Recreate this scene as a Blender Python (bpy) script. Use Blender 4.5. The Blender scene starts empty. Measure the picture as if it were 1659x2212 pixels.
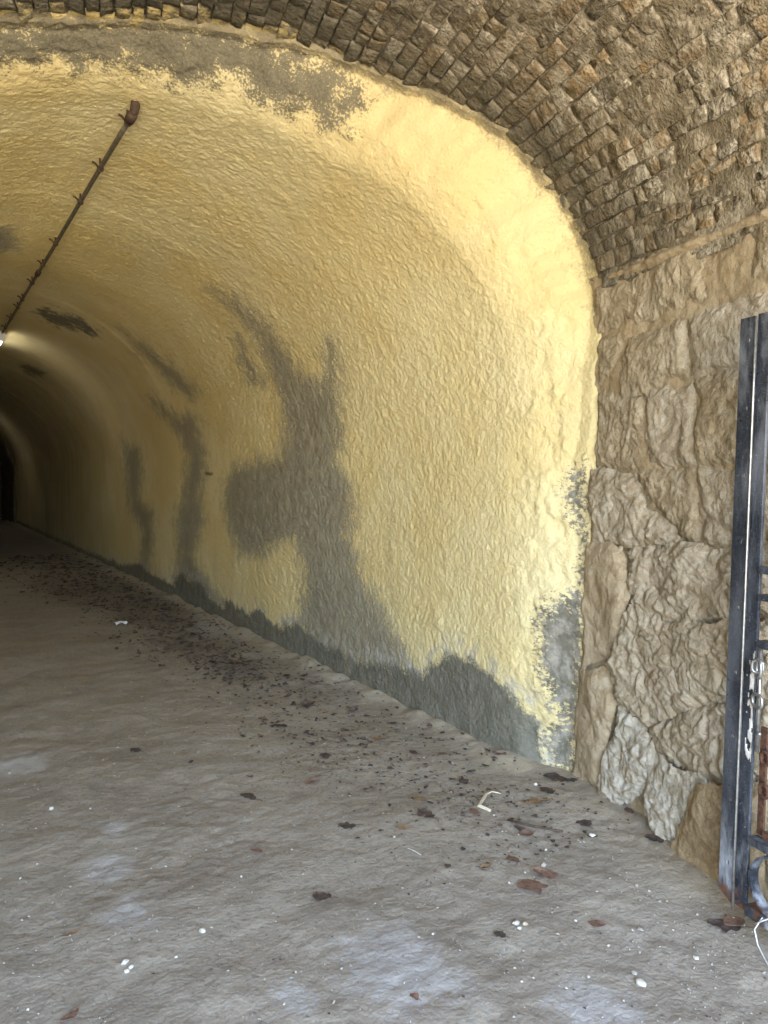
import bpy, bmesh, math, random
import numpy as np
from mathutils import Vector, Matrix

scene = bpy.context.scene
R = math.radians
random.seed(7)
rng = np.random.default_rng(11)

# ------------------------------------------------------------------ camera
# world: the sprayed tunnel runs along +Y, the ground is z = 0, the photographer stands at x = y = 0
cam_d = bpy.data.cameras.new("camera")
cam = bpy.data.objects.new("camera", cam_d)
scene.collection.objects.link(cam)
cam.location = (0, 0, 1.55)
cam.rotation_euler = (R(90 - 2.654), 0, R(-31.263))
cam_d.sensor_fit = 'VERTICAL'
cam_d.sensor_height = 36.0
cam_d.lens = 36.0 * 1661.0 / 2212.0
cam_d.clip_start = 0.05
cam_d.clip_end = 2000
scene.camera = cam

# ------------------------------------------------------------------ sky, sun, exposure
SUN_EL, SUN_AZ = 52.0, -72.0
world = bpy.data.worlds.new("World")
scene.world = world
world.use_nodes = True
wn = world.node_tree
bg = wn.nodes["Background"]
sky = wn.nodes.new("ShaderNodeTexSky")
sky.sky_type = 'NISHITA'
sky.sun_disc = False
sky.sun_elevation = R(SUN_EL)
sky.sun_rotation = R(SUN_AZ)
sky.air_density = 1.0
sky.dust_density = 3.2
sky.ozone_density = 0.4
wn.links.new(sky.outputs[0], bg.inputs[0])
bg.inputs[1].default_value = 0.15
sun_d = bpy.data.lights.new("sun", 'SUN')
sun_d.energy = 4.0
sun_d.angle = R(0.53)
sun_d.color = (1.0, 0.95, 0.87)
sun = bpy.data.objects.new("sun", sun_d)
scene.collection.objects.link(sun)
sun.location = (0, -4, 12)
sun.rotation_euler = (R(-(90 - SUN_EL)), 0, R(-SUN_AZ))
scene.view_settings.view_transform = 'Standard'
scene.view_settings.look = 'None'
scene.view_settings.gamma = 1.0
scene.view_settings.exposure = 5.42
try:
    scene.view_settings.use_curve_mapping = False
except Exception:
    pass
scene.cycles.use_adaptive_sampling = False
scene.cycles.use_guiding = True          # the light comes in through one small mouth
scene.cycles.use_surface_guiding = True
scene.cycles.guiding_training_samples = 64
scene.cycles.max_bounces = 8
scene.cycles.diffuse_bounces = 6
scene.cycles.glossy_bounces = 3
scene.cycles.sample_clamp_indirect = .035
scene.cycles.use_denoising = True

# ------------------------------------------------------------------ measured shapes, in metres
SEAM = [[0.0,2.897,2.853,0.0],[0.44,2.881,2.78,0.44],[0.92,2.875,2.75,0.92],[1.269,2.877,2.757,1.269],[1.617,2.881,2.78,1.617],[1.927,2.873,2.74,1.937],[2.258,2.871,2.732,2.299],[2.476,2.875,2.783,2.558],[2.639,2.839,2.845,2.75],[2.808,2.757,2.892,2.931],[2.967,2.65,2.945,3.086],[3.119,2.528,3.013,3.219],[3.335,2.334,3.175,3.382],[3.524,2.148,3.355,3.5],[3.736,1.924,3.481,3.598],[3.871,1.777,3.551,3.646],[4.01,1.624,3.604,3.685],[4.155,1.466,3.695,3.716],[4.416,1.18,3.825,3.746],[4.781,0.786,4.031,3.739],[5.154,0.388,4.143,3.676]]
DAMP = [[[0.0,24.794],[0.048,16.733],[0.048,15.025],[0.024,14.425],[0.168,13.239],[0.036,12.745],[0.132,12.604],[0.276,11.524],[0.192,11.002],[0.168,9.79],[0.3,9.622],[0.36,9.385],[0.288,9.15],[0.324,8.654],[0.18,8.364],[0.144,7.899],[0.228,7.842],[0.252,7.63],[0.216,7.416],[0.192,7.101],[0.288,6.856],[0.192,6.419],[0.276,6.016],[0.228,5.751],[0.18,5.487],[0.216,5.254],[0.168,4.98],[0.264,4.398],[0.252,4.097],[0.348,3.987],[0.432,3.871],[0.48,3.706],[0.468,3.542],[0.42,3.335],[0.348,3.167],[0.264,3.061],[0.168,3.041],[0.0,3.045],[0.0,4.107],[0.0,6.331],[0.0,11.28],[0.0,24.153]]]
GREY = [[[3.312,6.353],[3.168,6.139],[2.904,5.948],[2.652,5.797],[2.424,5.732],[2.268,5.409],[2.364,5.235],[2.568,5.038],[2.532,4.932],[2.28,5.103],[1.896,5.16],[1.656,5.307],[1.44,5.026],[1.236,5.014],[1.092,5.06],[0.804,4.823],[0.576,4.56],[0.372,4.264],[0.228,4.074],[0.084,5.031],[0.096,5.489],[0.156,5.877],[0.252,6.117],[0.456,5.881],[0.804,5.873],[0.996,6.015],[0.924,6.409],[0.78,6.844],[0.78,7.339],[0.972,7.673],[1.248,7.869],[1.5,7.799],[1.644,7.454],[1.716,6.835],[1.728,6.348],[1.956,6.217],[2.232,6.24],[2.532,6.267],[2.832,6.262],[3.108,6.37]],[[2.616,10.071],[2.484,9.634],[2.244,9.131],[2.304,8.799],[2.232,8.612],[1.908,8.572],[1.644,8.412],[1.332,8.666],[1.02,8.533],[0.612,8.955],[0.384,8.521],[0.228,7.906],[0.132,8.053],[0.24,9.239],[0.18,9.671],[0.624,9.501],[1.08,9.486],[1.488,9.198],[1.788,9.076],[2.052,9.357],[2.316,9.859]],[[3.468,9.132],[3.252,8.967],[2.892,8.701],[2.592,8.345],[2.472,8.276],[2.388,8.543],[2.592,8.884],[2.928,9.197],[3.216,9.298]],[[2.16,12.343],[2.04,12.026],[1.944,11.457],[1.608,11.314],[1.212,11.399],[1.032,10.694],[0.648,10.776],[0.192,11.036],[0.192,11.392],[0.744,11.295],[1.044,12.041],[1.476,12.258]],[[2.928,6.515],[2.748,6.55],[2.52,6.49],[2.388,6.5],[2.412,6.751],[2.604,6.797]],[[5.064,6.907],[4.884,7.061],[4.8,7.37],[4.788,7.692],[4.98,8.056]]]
DARK = [[[5.832,4.167],[5.172,4.179],[4.968,4.147],[4.776,4.052],[4.596,3.963],[4.404,3.855],[4.224,3.753],[4.14,3.722],[4.02,3.67],[3.912,3.639],[3.828,3.601],[3.756,3.587],[3.684,3.594],[3.648,3.597],[3.672,3.647],[3.756,3.659],[3.828,3.673],[3.876,3.733],[3.96,3.753],[4.044,3.781],[4.176,3.825],[4.272,3.909],[4.344,4.017],[4.452,4.061],[4.56,4.074],[4.764,4.153],[4.908,4.189],[5.004,4.242],[5.292,4.299]],[[4.248,10.25],[4.128,10.132],[3.936,9.975],[3.624,9.923],[3.684,10.098],[3.888,10.29],[4.08,10.496]],[[3.936,14.719],[3.768,14.454],[3.636,14.424],[3.648,14.715],[3.828,14.959]]]
RAG = [[[1.572,2.873],[1.62,2.792],[1.596,2.779],[1.32,2.76],[1.2,2.756],[1.224,2.792],[1.332,2.845],[1.476,2.891]],[[0.816,3.032],[0.924,2.918],[0.984,2.799],[0.948,2.751],[0.444,2.78],[0.0,2.853],[0.0,3.033],[0.168,3.029],[0.264,2.929],[0.54,3.038]],[[1.176,2.791],[1.176,2.755],[0.972,2.751],[0.984,2.799]]]
CHIP = [[[1.596,8.535],[1.608,8.391],[1.596,8.204],[1.572,8.156],[1.548,8.293],[1.56,8.484]]]
STONES = [[[3.25,2.464],[2.807,2.463],[2.576,2.487],[2.559,2.427],[2.549,2.277],[2.714,2.265],[3.238,2.266]],[[2.542,2.496],[2.406,2.516],[2.291,2.493],[2.282,2.312],[2.46,2.263],[2.506,2.295],[2.527,2.401]],[[2.274,2.494],[2.125,2.506],[2.119,2.312],[2.264,2.299]],[[3.244,2.216],[3.069,2.236],[3.049,2.13],[3.093,2.05],[3.232,2.001]],[[3.009,2.177],[2.641,2.193],[2.622,1.97],[2.856,1.938],[3.038,1.936],[3.04,2.065]],[[2.614,2.197],[2.316,2.201],[2.136,2.203],[2.129,1.975],[2.321,1.977],[2.594,1.971]],[[3.258,1.97],[3.09,1.909],[2.903,1.912],[2.88,1.61],[2.944,1.58],[3.262,1.605]],[[2.865,1.918],[2.593,1.933],[2.563,1.605],[2.841,1.599]],[[2.567,1.935],[2.321,1.951],[2.128,1.955],[2.117,1.581],[2.537,1.595]],[[3.277,1.571],[2.944,1.548],[2.843,1.404],[2.632,1.286],[2.839,1.249],[3.242,1.238]],[[2.895,1.558],[2.557,1.577],[2.523,1.294],[2.604,1.297],[2.812,1.415]],[[2.526,1.576],[2.117,1.573],[2.109,1.301],[2.51,1.282]],[[3.281,1.201],[3.004,1.22],[2.947,0.994],[3.063,0.732],[3.296,0.588],[3.327,0.914]],[[2.962,1.211],[2.522,1.262],[2.372,1.261],[2.108,1.277],[2.102,1.053],[2.388,0.986],[2.71,0.949],[2.904,0.979]],[[3.01,0.766],[2.897,0.955],[2.68,0.924],[2.364,0.972],[2.101,1.029],[2.094,0.771],[2.356,0.7],[2.586,0.579],[2.82,0.449],[2.988,0.529],[3.043,0.648]],[[3.308,0.557],[3.078,0.622],[3.021,0.476],[3.061,0.348],[3.178,0.038],[3.4,-0.047],[3.385,0.276]],[[3.025,0.341],[2.993,0.48],[2.825,0.422],[2.724,0.351],[2.813,0.156],[3.01,0.001],[3.139,-0.005],[3.16,0.102]],[[2.695,0.365],[2.782,0.435],[2.531,0.58],[2.356,0.679],[2.093,0.747],[2.085,0.472],[2.396,0.355],[2.525,0.345]],[[2.78,0.105],[2.8,0.15],[2.688,0.343],[2.524,0.322],[2.42,0.338],[2.53,0.021],[2.656,-0.017]],[[2.517,0.036],[2.4,0.325],[2.084,0.447],[2.073,0.053],[2.361,-0.023],[2.548,-0.027]]]
PEB = [[1.739,1.982],[1.728,1.953],[1.758,1.957],[1.859,1.546],[1.879,1.588],[2.112,1.538],[1.553,1.742],[2.46,2.317],[2.098,2.231],[2.617,2.845],[2.21,2.338],[2.299,1.881],[2.176,1.678],[1.917,1.729],[2.216,2.683],[2.734,2.111],[0.498,3.8],[0.528,2.454],[0.54,2.427],[0.525,2.415],[0.792,2.493],[0.654,3.711],[0.81,3.009],[0.373,3.279],[0.378,4.41],[0.676,2.403],[1.036,2.772],[0.303,3.186],[2.342,1.606],[1.458,2.083],[1.927,1.887],[0.885,2.024],[0.24,2.397]]
LEAF = [[1.961,2.144],[2.061,2.178],[1.89,2.332],[2.233,2.486],[1.779,2.776],[2.487,2.706],[2.014,2.999],[1.95,2.844],[2.156,2.753],[2.649,2.143],[2.521,2.426],[1.978,1.837],[1.646,1.959],[2.343,1.599],[2.755,2.851],[2.786,2.394],[1.221,1.841],[2.03,2.333],[2.504,4.016],[2.677,3.86],[2.349,3.546],[2.461,3.436],[1.329,3.458],[1.017,4.38],[0.406,2.706],[1.241,2.487],[1.592,2.937],[1.671,3.447],[1.897,3.737],[2.185,4.057],[1.894,4.366],[2.282,3.808],[0.339,2.303],[1.171,2.945],[2.604,2.754],[2.394,1.597],[2.612,1.919],[2.698,3.218],[2.802,2.781],[2.33,3.067]]
MISC = {"curl1":[2.204,2.776],"curl2":[2.297,2.84],"curl3":[2.364,2.811],"curl4":[2.222,2.713],"straw1":[1.702,2.613],"straw2":[1.716,2.537],"lit":[1.783,8.207],"litter_a":[2.135,16.271],"b":[2.37,9.219],"c":[2.337,6.217],"d":[2.146,3.899],"e":[2.295,3.021]}
BRK = [4.437,5.282,5.99,7.156,7.926,8.708,9.575,10.046,10.796]
PALE = [[0.433,4.514,0.22],[0.61,3.093,0.16],[0.712,3.45,0.1],[0.604,2.723,0.14],[1.263,1.994,0.3],[0.924,2.024,0.1],[1.654,1.512,0.2],[2.91,3.833,0.3],[2.79,5.067,0.4],[2.69,7.686,0.5]]
SOIL = [[2.014,10.815,1.0],[2.254,8.575,0.7],[2.312,9.65,0.8],[2.094,7.006,0.5],[1.791,3.612,0.25],[2.183,2.836,0.22],[1.779,11.36,0.8],[2.157,5.95,0.3],[2.053,3.955,0.2],[2.592,2.841,0.2],[2.366,1.604,0.09]]

# extend the seam over the side that faces away from the photograph
SEAM += [[5.98, -.46, 4.08, 3.33], [7.06, -1.05, 3.9, 2.3], [7.56, -1.05, 3.9, 1.75], [9.312, -1.05, 3.9, 0.0]]
SEAM = np.array(SEAM)

# ------------------------------------------------------------------ helpers
def link(o, parent=None):
    scene.collection.objects.link(o)
    if parent is not None:
        o.parent = parent
    return o

def tag(o, label=None, cat=None, group=None, kind=None):
    if label: o["label"] = label
    if cat: o["category"] = cat
    if group: o["group"] = group
    if kind: o["kind"] = kind
    return o

def empty(name, loc=(0, 0, 0)):
    o = bpy.data.objects.new(name, None)
    o.location = loc
    o.empty_display_size = 0.1
    return link(o)

def mesh_np(name, V, F, mat, parent=None, smooth=True, attrs=None, loc=None):
    """V (n,3), F (m,3|4) -> one mesh object"""
    V = np.asarray(V, dtype=np.float64).reshape(-1, 3)
    F = np.asarray(F, dtype=np.int32)
    if loc is not None:
        V = V - np.asarray(loc, dtype=np.float64)[None]
    k = F.shape[1]
    me = bpy.data.meshes.new(name)
    me.vertices.add(len(V)); me.vertices.foreach_set("co", V.astype(np.float32).ravel())
    me.loops.add(F.size); me.loops.foreach_set("vertex_index", F.ravel())
    me.polygons.add(len(F)); me.polygons.foreach_set("loop_start", np.arange(len(F), dtype=np.int32) * k)
    me.polygons.foreach_set("use_smooth", np.full(len(F), smooth))
    if attrs:
        for an, av in attrs.items():
            at = me.attributes.new(an, 'FLOAT', 'POINT')
            at.data.foreach_set("value", np.asarray(av, dtype=np.float32).ravel())
    me.update(calc_edges=True)
    me.validate()
    me.materials.append(mat)
    o = bpy.data.objects.new(name, me)
    if loc is not None:
        o.location = loc
    return link(o, parent)

def mesh_py(name, V, F, mat, parent=None, smooth=False, loc=None, attrs=None):
    me = bpy.data.meshes.new(name)
    if loc is not None:
        V = [(v[0] - loc[0], v[1] - loc[1], v[2] - loc[2]) for v in V]
    me.from_pydata([tuple(map(float, v)) for v in V], [], [tuple(map(int, f)) for f in F])
    if smooth:
        me.polygons.foreach_set("use_smooth", np.full(len(me.polygons), True))
    if attrs:
        for an, av in attrs.items():
            at = me.attributes.new(an, 'FLOAT', 'POINT')
            at.data.foreach_set("value", np.asarray(av, dtype=np.float32).ravel())
    bm = bmesh.new(); bm.from_mesh(me); bmesh.ops.recalc_face_normals(bm, faces=bm.faces); bm.to_mesh(me); bm.free()
    me.materials.append(mat)
    o = bpy.data.objects.new(name, me)
    if loc is not None:
        o.location = loc
    return link(o, parent)

def grid_faces(n, m):
    i = np.arange(n - 1)[:, None]; j = np.arange(m - 1)[None]
    a = i * m + j
    return np.stack([a, a + m, a + m + 1, a + 1], -1).reshape(-1, 4)

# gradient noise, vectorised
_G = rng.normal(size=(4096, 3)); _G /= np.linalg.norm(_G, axis=1)[:, None]
def _hash(i, j, k):
    h = (i * 374761393 + j * 668265263 + k * 2147483647 + (i * 31 + k * 17) * 1274126177) & 0x7fffffff
    h = ((h ^ (h >> 13)) * 1274126177) & 0x7fffffff
    return (h ^ (h >> 16)) & 4095
def perlin(x, y, z):
    x, y, z = np.broadcast_arrays(np.asarray(x, float), np.asarray(y, float), np.asarray(z, float))
    xi, yi, zi = np.floor(x).astype(np.int64), np.floor(y).astype(np.int64), np.floor(z).astype(np.int64)
    xf, yf, zf = x - xi, y - yi, z - zi
    u, v, w = [t * t * t * (t * (t * 6 - 15) + 10) for t in (xf, yf, zf)]
    out = 0
    for a in (0, 1):
        for b in (0, 1):
            for c in (0, 1):
                g = _G[_hash(xi + a, yi + b, zi + c)]
                d = g[..., 0] * (xf - a) + g[..., 1] * (yf - b) + g[..., 2] * (zf - c)
                out = out + d * (u if a else 1 - u) * (v if b else 1 - v) * (w if c else 1 - w)
    return out * 1.6
def fbm(x, y, z, n=3, gain=.5):
    s, a = 0, 1.0
    for i in range(n):
        s = s + a * perlin(x * 2 ** i + 17 * i, y * 2 ** i + 5 * i, z * 2 ** i)
        a *= gain
    return s

def poly_sdf(px, py, poly):
    """signed distance, positive inside"""
    p = np.asarray(poly, float)
    d = np.full(px.shape, 1e9); inside = np.zeros(px.shape, bool)
    n = len(p)
    for i in range(n):
        a, b = p[i], p[(i + 1) % n]
        e = b - a
        L = e @ e + 1e-12
        t = np.clip(((px - a[0]) * e[0] + (py - a[1]) * e[1]) / L, 0, 1)
        d = np.minimum(d, (px - a[0] - t * e[0]) ** 2 + (py - a[1] - t * e[1]) ** 2)
        c = (a[1] > py) != (b[1] > py)
        xi = (b[0] - a[0]) * (py - a[1]) / (b[1] - a[1] + 1e-12) + a[0]
        inside ^= c & (px < xi)
    d = np.sqrt(d)
    return np.where(inside, d, -d)

def sstep(a, b, x):
    t = np.clip((x - a) / (b - a), 0, 1)
    return t * t * (3 - 2 * t)

# entrance frame: the first few metres are turned 12 degrees from the tunnel
TH = R(12.0)
AX = np.array([math.sin(TH), math.cos(TH), 0.0])      # inwards
RX = np.array([math.cos(TH), -math.sin(TH), 0.0])     # to the right
def NV(u, v, z):
    u, v, z = np.broadcast_arrays(np.asarray(u, float), np.asarray(v, float), np.asarray(z, float))
    return u[..., None] * RX + v[..., None] * AX + z[..., None] * np.array([0, 0, 1.0])
UW, UC, ZS, RISE, VF = 2.24, 0.2, 2.45, 1.30, -2.0
HALF = UW - UC

# ------------------------------------------------------------------ node helpers
class M:
    def __init__(s, name, rough=.9, spec=.25):
        s.m = bpy.data.materials.new(name); s.m.use_nodes = True
        s.t = s.m.node_tree; s.b = s.t.nodes["Principled BSDF"]
        s.b.inputs["Roughness"].default_value = rough
        s.b.inputs["Specular IOR Level"].default_value = spec
        s.pos = s.n("ShaderNodeNewGeometry").outputs["Position"]
    def n(s, ty, **kw):
        x = s.t.nodes.new(ty)
        for k, v in kw.items(): setattr(x, k, v)
        return x
    def put(s, sock, v):
        if isinstance(v, bpy.types.NodeSocket): s.t.links.new(v, sock)
        elif isinstance(v, (tuple, list)): sock.default_value = tuple(v) + ((1,) if len(v) == 3 and sock.type == 'RGBA' else ())
        else: sock.default_value = v
    def noise(s, scale, detail=3, rough=.55, vec=None, dist=0.0, out="Fac"):
        x = s.n("ShaderNodeTexNoise"); s.put(x.inputs["Vector"], vec if vec is not None else s.pos)
        x.inputs["Scale"].default_value = scale; x.inputs["Detail"].default_value = detail
        x.inputs["Roughness"].default_value = rough; x.inputs["Distortion"].default_value = dist
        return x.outputs[out]
    def vor(s, scale, feature='F1', vec=None, out="Distance", rnd=1.0):
        x = s.n("ShaderNodeTexVoronoi", feature=feature); s.put(x.inputs["Vector"], vec if vec is not None else s.pos)
        x.inputs["Scale"].default_value = scale; x.inputs["Randomness"].default_value = rnd
        return x.outputs[out]
    def stretch(s, sc, rot=(0, 0, 0), vec=None):
        x = s.n("ShaderNodeMapping"); s.put(x.inputs["Vector"], vec if vec is not None else s.pos)
        x.inputs["Scale"].default_value = sc; x.inputs["Rotation"].default_value = rot
        return x.outputs[0]
    def attr(s, name):
        return s.n("ShaderNodeAttribute", attribute_name=name).outputs["Fac"]
    def math(s, op, a, b=0.0, clamp=False):
        x = s.n("ShaderNodeMath", operation=op, use_clamp=clamp); s.put(x.inputs[0], a); s.put(x.inputs[1], b)
        return x.outputs[0]
    def rng(s, v, a, b, c=0.0, d=1.0, smooth=True):
        x = s.n("ShaderNodeMapRange", interpolation_type='SMOOTHSTEP' if smooth else 'LINEAR')
        s.put(x.inputs["Value"], v)
        for k, q in zip(("From Min", "From Max", "To Min", "To Max"), (a, b, c, d)): x.inputs[k].default_value = q
        return x.outputs["Result"]
    def mix(s, f, a, b, blend='MIX'):
        x = s.n("ShaderNodeMix", data_type='RGBA', blend_type=blend)
        s.put(x.inputs[0], f); s.put(x.inputs[6], a); s.put(x.inputs[7], b)
        return x.outputs[2]
    def ramp(s, f, stops):
        x = s.n("ShaderNodeValToRGB"); s.put(x.inputs[0], f); e = x.color_ramp.elements
        while len(e) < len(stops): e.new(.5)
        for el, (p, c) in zip(e, stops): el.position = p; el.color = tuple(c) + (1,)
        return x.outputs[0]
    def sep(s, axis):
        x = s.n("ShaderNodeSeparateXYZ"); s.put(x.inputs[0], s.pos); return x.outputs[axis]
    def col(s, c): s.put(s.b.inputs["Base Color"], c)
    def bump(s, h, strength=.5, dist=.01, prev=None):
        x = s.n("ShaderNodeBump"); s.put(x.inputs["Height"], h); x.inputs["Strength"].default_value = strength
        x.inputs["Distance"].default_value = dist
        if prev is not None: s.put(x.inputs["Normal"], prev)
        s.put(s.b.inputs["Normal"], x.outputs[0]); return x.outputs[0]

# ------------------------------------------------------------------ materials
def mat_lining():
    m = M("sprayed_concrete", 1.0, .04)
    big, mid, fine = m.noise(1.3, 3), m.noise(9, 4, .6), m.noise(75, 3, .6)
    speck = m.noise(170, 2)
    yel = m.mix(m.rng(big, .35, .68), (.63, .515, .255), (.68, .59, .335))
    yel = m.mix(m.rng(mid, .45, .75, 0, .35), yel, (.56, .45, .215))
    yel = m.mix(m.rng(speck, .6, .75, 0, .25), yel, (.40, .32, .18))
    wob = m.math('ADD', m.math('ADD', m.math('MULTIPLY', m.math('SUBTRACT', m.noise(3.5, 2), .5), .16), m.math('MULTIPLY', m.math('SUBTRACT', mid, .5), .3)), m.math('MULTIPLY', m.math('SUBTRACT', fine, .5), .34))
    wobs = m.math('ADD', m.math('MULTIPLY', m.math('SUBTRACT', mid, .5), .16), m.math('MULTIPLY', m.math('SUBTRACT', fine, .5), .10))
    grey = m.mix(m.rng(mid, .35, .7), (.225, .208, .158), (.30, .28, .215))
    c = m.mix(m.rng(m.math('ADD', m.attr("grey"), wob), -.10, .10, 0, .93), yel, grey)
    dark = m.mix(m.rng(fine, .3, .7), (.105, .097, .07), (.18, .165, .12))
    c = m.mix(m.rng(m.math('ADD', m.attr("dark"), wob), -.085, .0, 0, .95), c, dark)
    # ragged, half painted strip where the coat runs out beside the stones
    hz = m.noise(30, 5, .72, m.stretch((1, 1, 1.7)))
    ragc = m.mix(m.rng(m.noise(14, 3), .4, .65), (.13, .125, .105), (.27, .255, .22))
    rg = m.math('ADD', m.attr("rag"), m.math('MULTIPLY', m.math('SUBTRACT', hz, .5), .55))
    c = m.mix(m.rng(rg, -.02, .05, 0, .95), c, ragc)
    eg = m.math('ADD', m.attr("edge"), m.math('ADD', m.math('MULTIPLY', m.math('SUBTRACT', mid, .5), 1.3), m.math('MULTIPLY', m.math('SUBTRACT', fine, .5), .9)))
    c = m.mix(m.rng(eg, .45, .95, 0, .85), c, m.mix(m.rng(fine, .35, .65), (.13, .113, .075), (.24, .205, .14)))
    # salts above the damp foot, then the damp foot itself
    da = m.math('ADD', m.attr("damp"), wobs)
    halo = m.math('MULTIPLY', m.rng(da, -.16, -.01), m.rng(mid, .38, .62))
    c = m.mix(m.math('MULTIPLY', halo, .6), c, (.42, .41, .37))
    damp = m.mix(m.rng(mid, .3, .7), (.118, .115, .092), (.175, .168, .135))
    c = m.mix(m.rng(da, -.03, .03, 0, .96), c, damp)
    c = m.mix(m.rng(m.attr("chip"), -.01, .03), c, (.16, .09, .05))
    # soft dirt streaks running down
    st = m.noise(5, 3, .6, m.stretch((1, 1, .12)))
    c = m.mix(m.math('MULTIPLY', m.rng(st, .55, .75, 0, .35), m.rng(m.sep(2), 2.2, .6)), c, (.33, .29, .21))
    # the far bays turn darker and greyer with distance
    c = m.mix(m.rng(m.sep(1), 9.0, 20.0, 0, .55), c, m.mix(m.rng(st, .4, .6), (.24, .215, .15), (.36, .32, .22)))
    m.col(c)
    h = m.noise(66, 2.2, .6)
    m.bump(h, .9, .0085)
    return m.m

def mat_brick():
    m = M("vault_brick", .92, .2)
    t, soot = m.attr("tint"), m.attr("soot")
    a, b, f = m.noise(7, 4, .65), m.noise(24, 4, .7), m.noise(90, 3, .65)
    base = m.ramp(t, [(0, (.11, .09, .06)), (.35, (.17, .134, .082)), (.62, (.245, .165, .08)), (.8, (.21, .168, .11)), (1, (.28, .235, .165))])
    c = m.mix(m.rng(b, .46, .64, 0, .85), base, (.36, .315, .23))
    c = m.mix(m.rng(m.noise(13, 4, .7), .52, .66, 0, .7), c, (.115, .095, .062))
    c = m.mix(m.rng(f, .5, .68, 0, .75), c, (.085, .07, .045))
    lime = m.math('MULTIPLY', m.rng(a, .50, .62), m.rng(f, .42, .6))
    c = m.mix(m.math('MULTIPLY', lime, .75), c, (.50, .46, .37))
    c = m.mix(m.math('MULTIPLY', soot, m.rng(b, .25, .6, .55, .95)), c, (.115, .104, .074))
    big = m.noise(2.3, 4, .65)
    c = m.mix(m.rng(big, .52, .68, 0, .75), c, (.085, .075, .055))
    c = m.mix(m.math('MULTIPLY', m.rng(big, .46, .32), m.rng(b, .40, .62, .1, .75)), c, (.40, .36, .275))
    ov = m.math('ADD', m.attr("spray"), m.math('MULTIPLY', m.math('SUBTRACT', b, .5), 1.1))
    c = m.mix(m.rng(ov, .55, .95, 0, .9), c, (.60, .47, .20))
    m.col(c)
    h = m.noise(38, 2.2, .6)
    m.bump(h, 1.0, .016)
    return m.m

def mat_mortar():
    m = M("vault_mortar", .95, .15)
    a, f = m.noise(8, 4, .6), m.noise(70, 3, .6)
    c = m.mix(m.rng(a, .4, .65), (.17, .14, .09), (.38, .33, .24))
    c = m.mix(m.math('MULTIPLY', m.attr("soot"), .85), c, (.085, .073, .05))
    c = m.mix(m.rng(f, .5, .75, 0, .6), c, (.11, .09, .055))
    m.col(c); m.bump(m.math('ADD', m.noise(26, 4, .65), f), .9, .014)
    return m.m

def mat_stone(name, c0, c1, c2, pale, amt=.5, bump=.9):
    m = M(name, .93, .18)
    vec = m.noise(5, 3, .6, out="Color")
    a, b, f = m.noise(4.2, 4, .6), m.noise(17, 5, .68, dist=.6), m.noise(85, 4, .7)
    c = m.mix(m.rng(a, .38, .62), c0, c1)
    c = m.mix(m.rng(b, .46, .62, 0, .95), c, c2)
    d = m.noise(9, 5, .7, dist=1.2)
    c = m.mix(m.math('MULTIPLY', m.rng(d, .52, .66), amt), c, pale)
    c = m.mix(m.rng(f, .56, .74, 0, .6), c, (.13, .105, .07))
    c = m.mix(m.rng(m.noise(140, 2), .64, .74, 0, .7), c, (.52, .47, .38))
    m.col(c)
    h = m.noise(46, 2.5, .7, dist=.2)
    m.bump(h, min(1, bump + .1), .010)
    return m.m

def mat_ground():
    m = M("trodden_earth", .9, .25)
    big, mid, fine = m.noise(1.7, 5, .65), m.noise(7, 5, .68), m.noise(46, 3, .6)
    grit = m.noise(150, 2, .6)
    c = m.mix(m.rng(big, .35, .65), (.240, .209, .162), (.30, .264, .206))
    c = m.mix(m.rng(mid, .42, .68, 0, .7), c, (.315, .279, .221))
    c = m.mix(m.rng(fine, .5, .72, 0, .55), c, (.135, .117, .092))
    c = m.mix(m.rng(grit, .60, .72, 0, .5), c, (.42, .386, .32))
    wob = m.math('MULTIPLY', m.math('SUBTRACT', mid, .5), 2.0)
    soil = m.rng(m.math('ADD', m.math('ADD', m.attr("soil"), wob), m.math('MULTIPLY', m.math('SUBTRACT', fine, .5), 1.5)), .3, .75)
    c = m.mix(m.math('MULTIPLY', soil, .42), c, (.10, .078, .062))
    pale = m.rng(m.math('ADD', m.math('ADD', m.attr("pale"), m.math('MULTIPLY', wob, .7)), m.math('MULTIPLY', m.math('SUBTRACT', fine, .5), .9)), .35, .95)
    c = m.mix(m.math('MULTIPLY', pale, .55), c, (.44, .43, .41))  # whitish patches, broken up by noise
    # sandy fringe beside the walls
    c = m.mix(m.math('MULTIPLY', m.attr("sand"), m.rng(mid, .3, .6, .3, 1)), c, (.40, .345, .25))
    m.col(c)
    c = m.mix(m.attr("gravel"), c, m.mix(mid, (.46, .42, .34), (.58, .53, .43)))  # unseen outer ground made pale for bounce; not fed into the base colour
    rip = m.noise(26, 2, .6)
    h = m.math('ADD', rip, m.math('MULTIPLY', m.noise(70, 1.5), .7))
    m.bump(h, .6, .0065)
    return m.m

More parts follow.
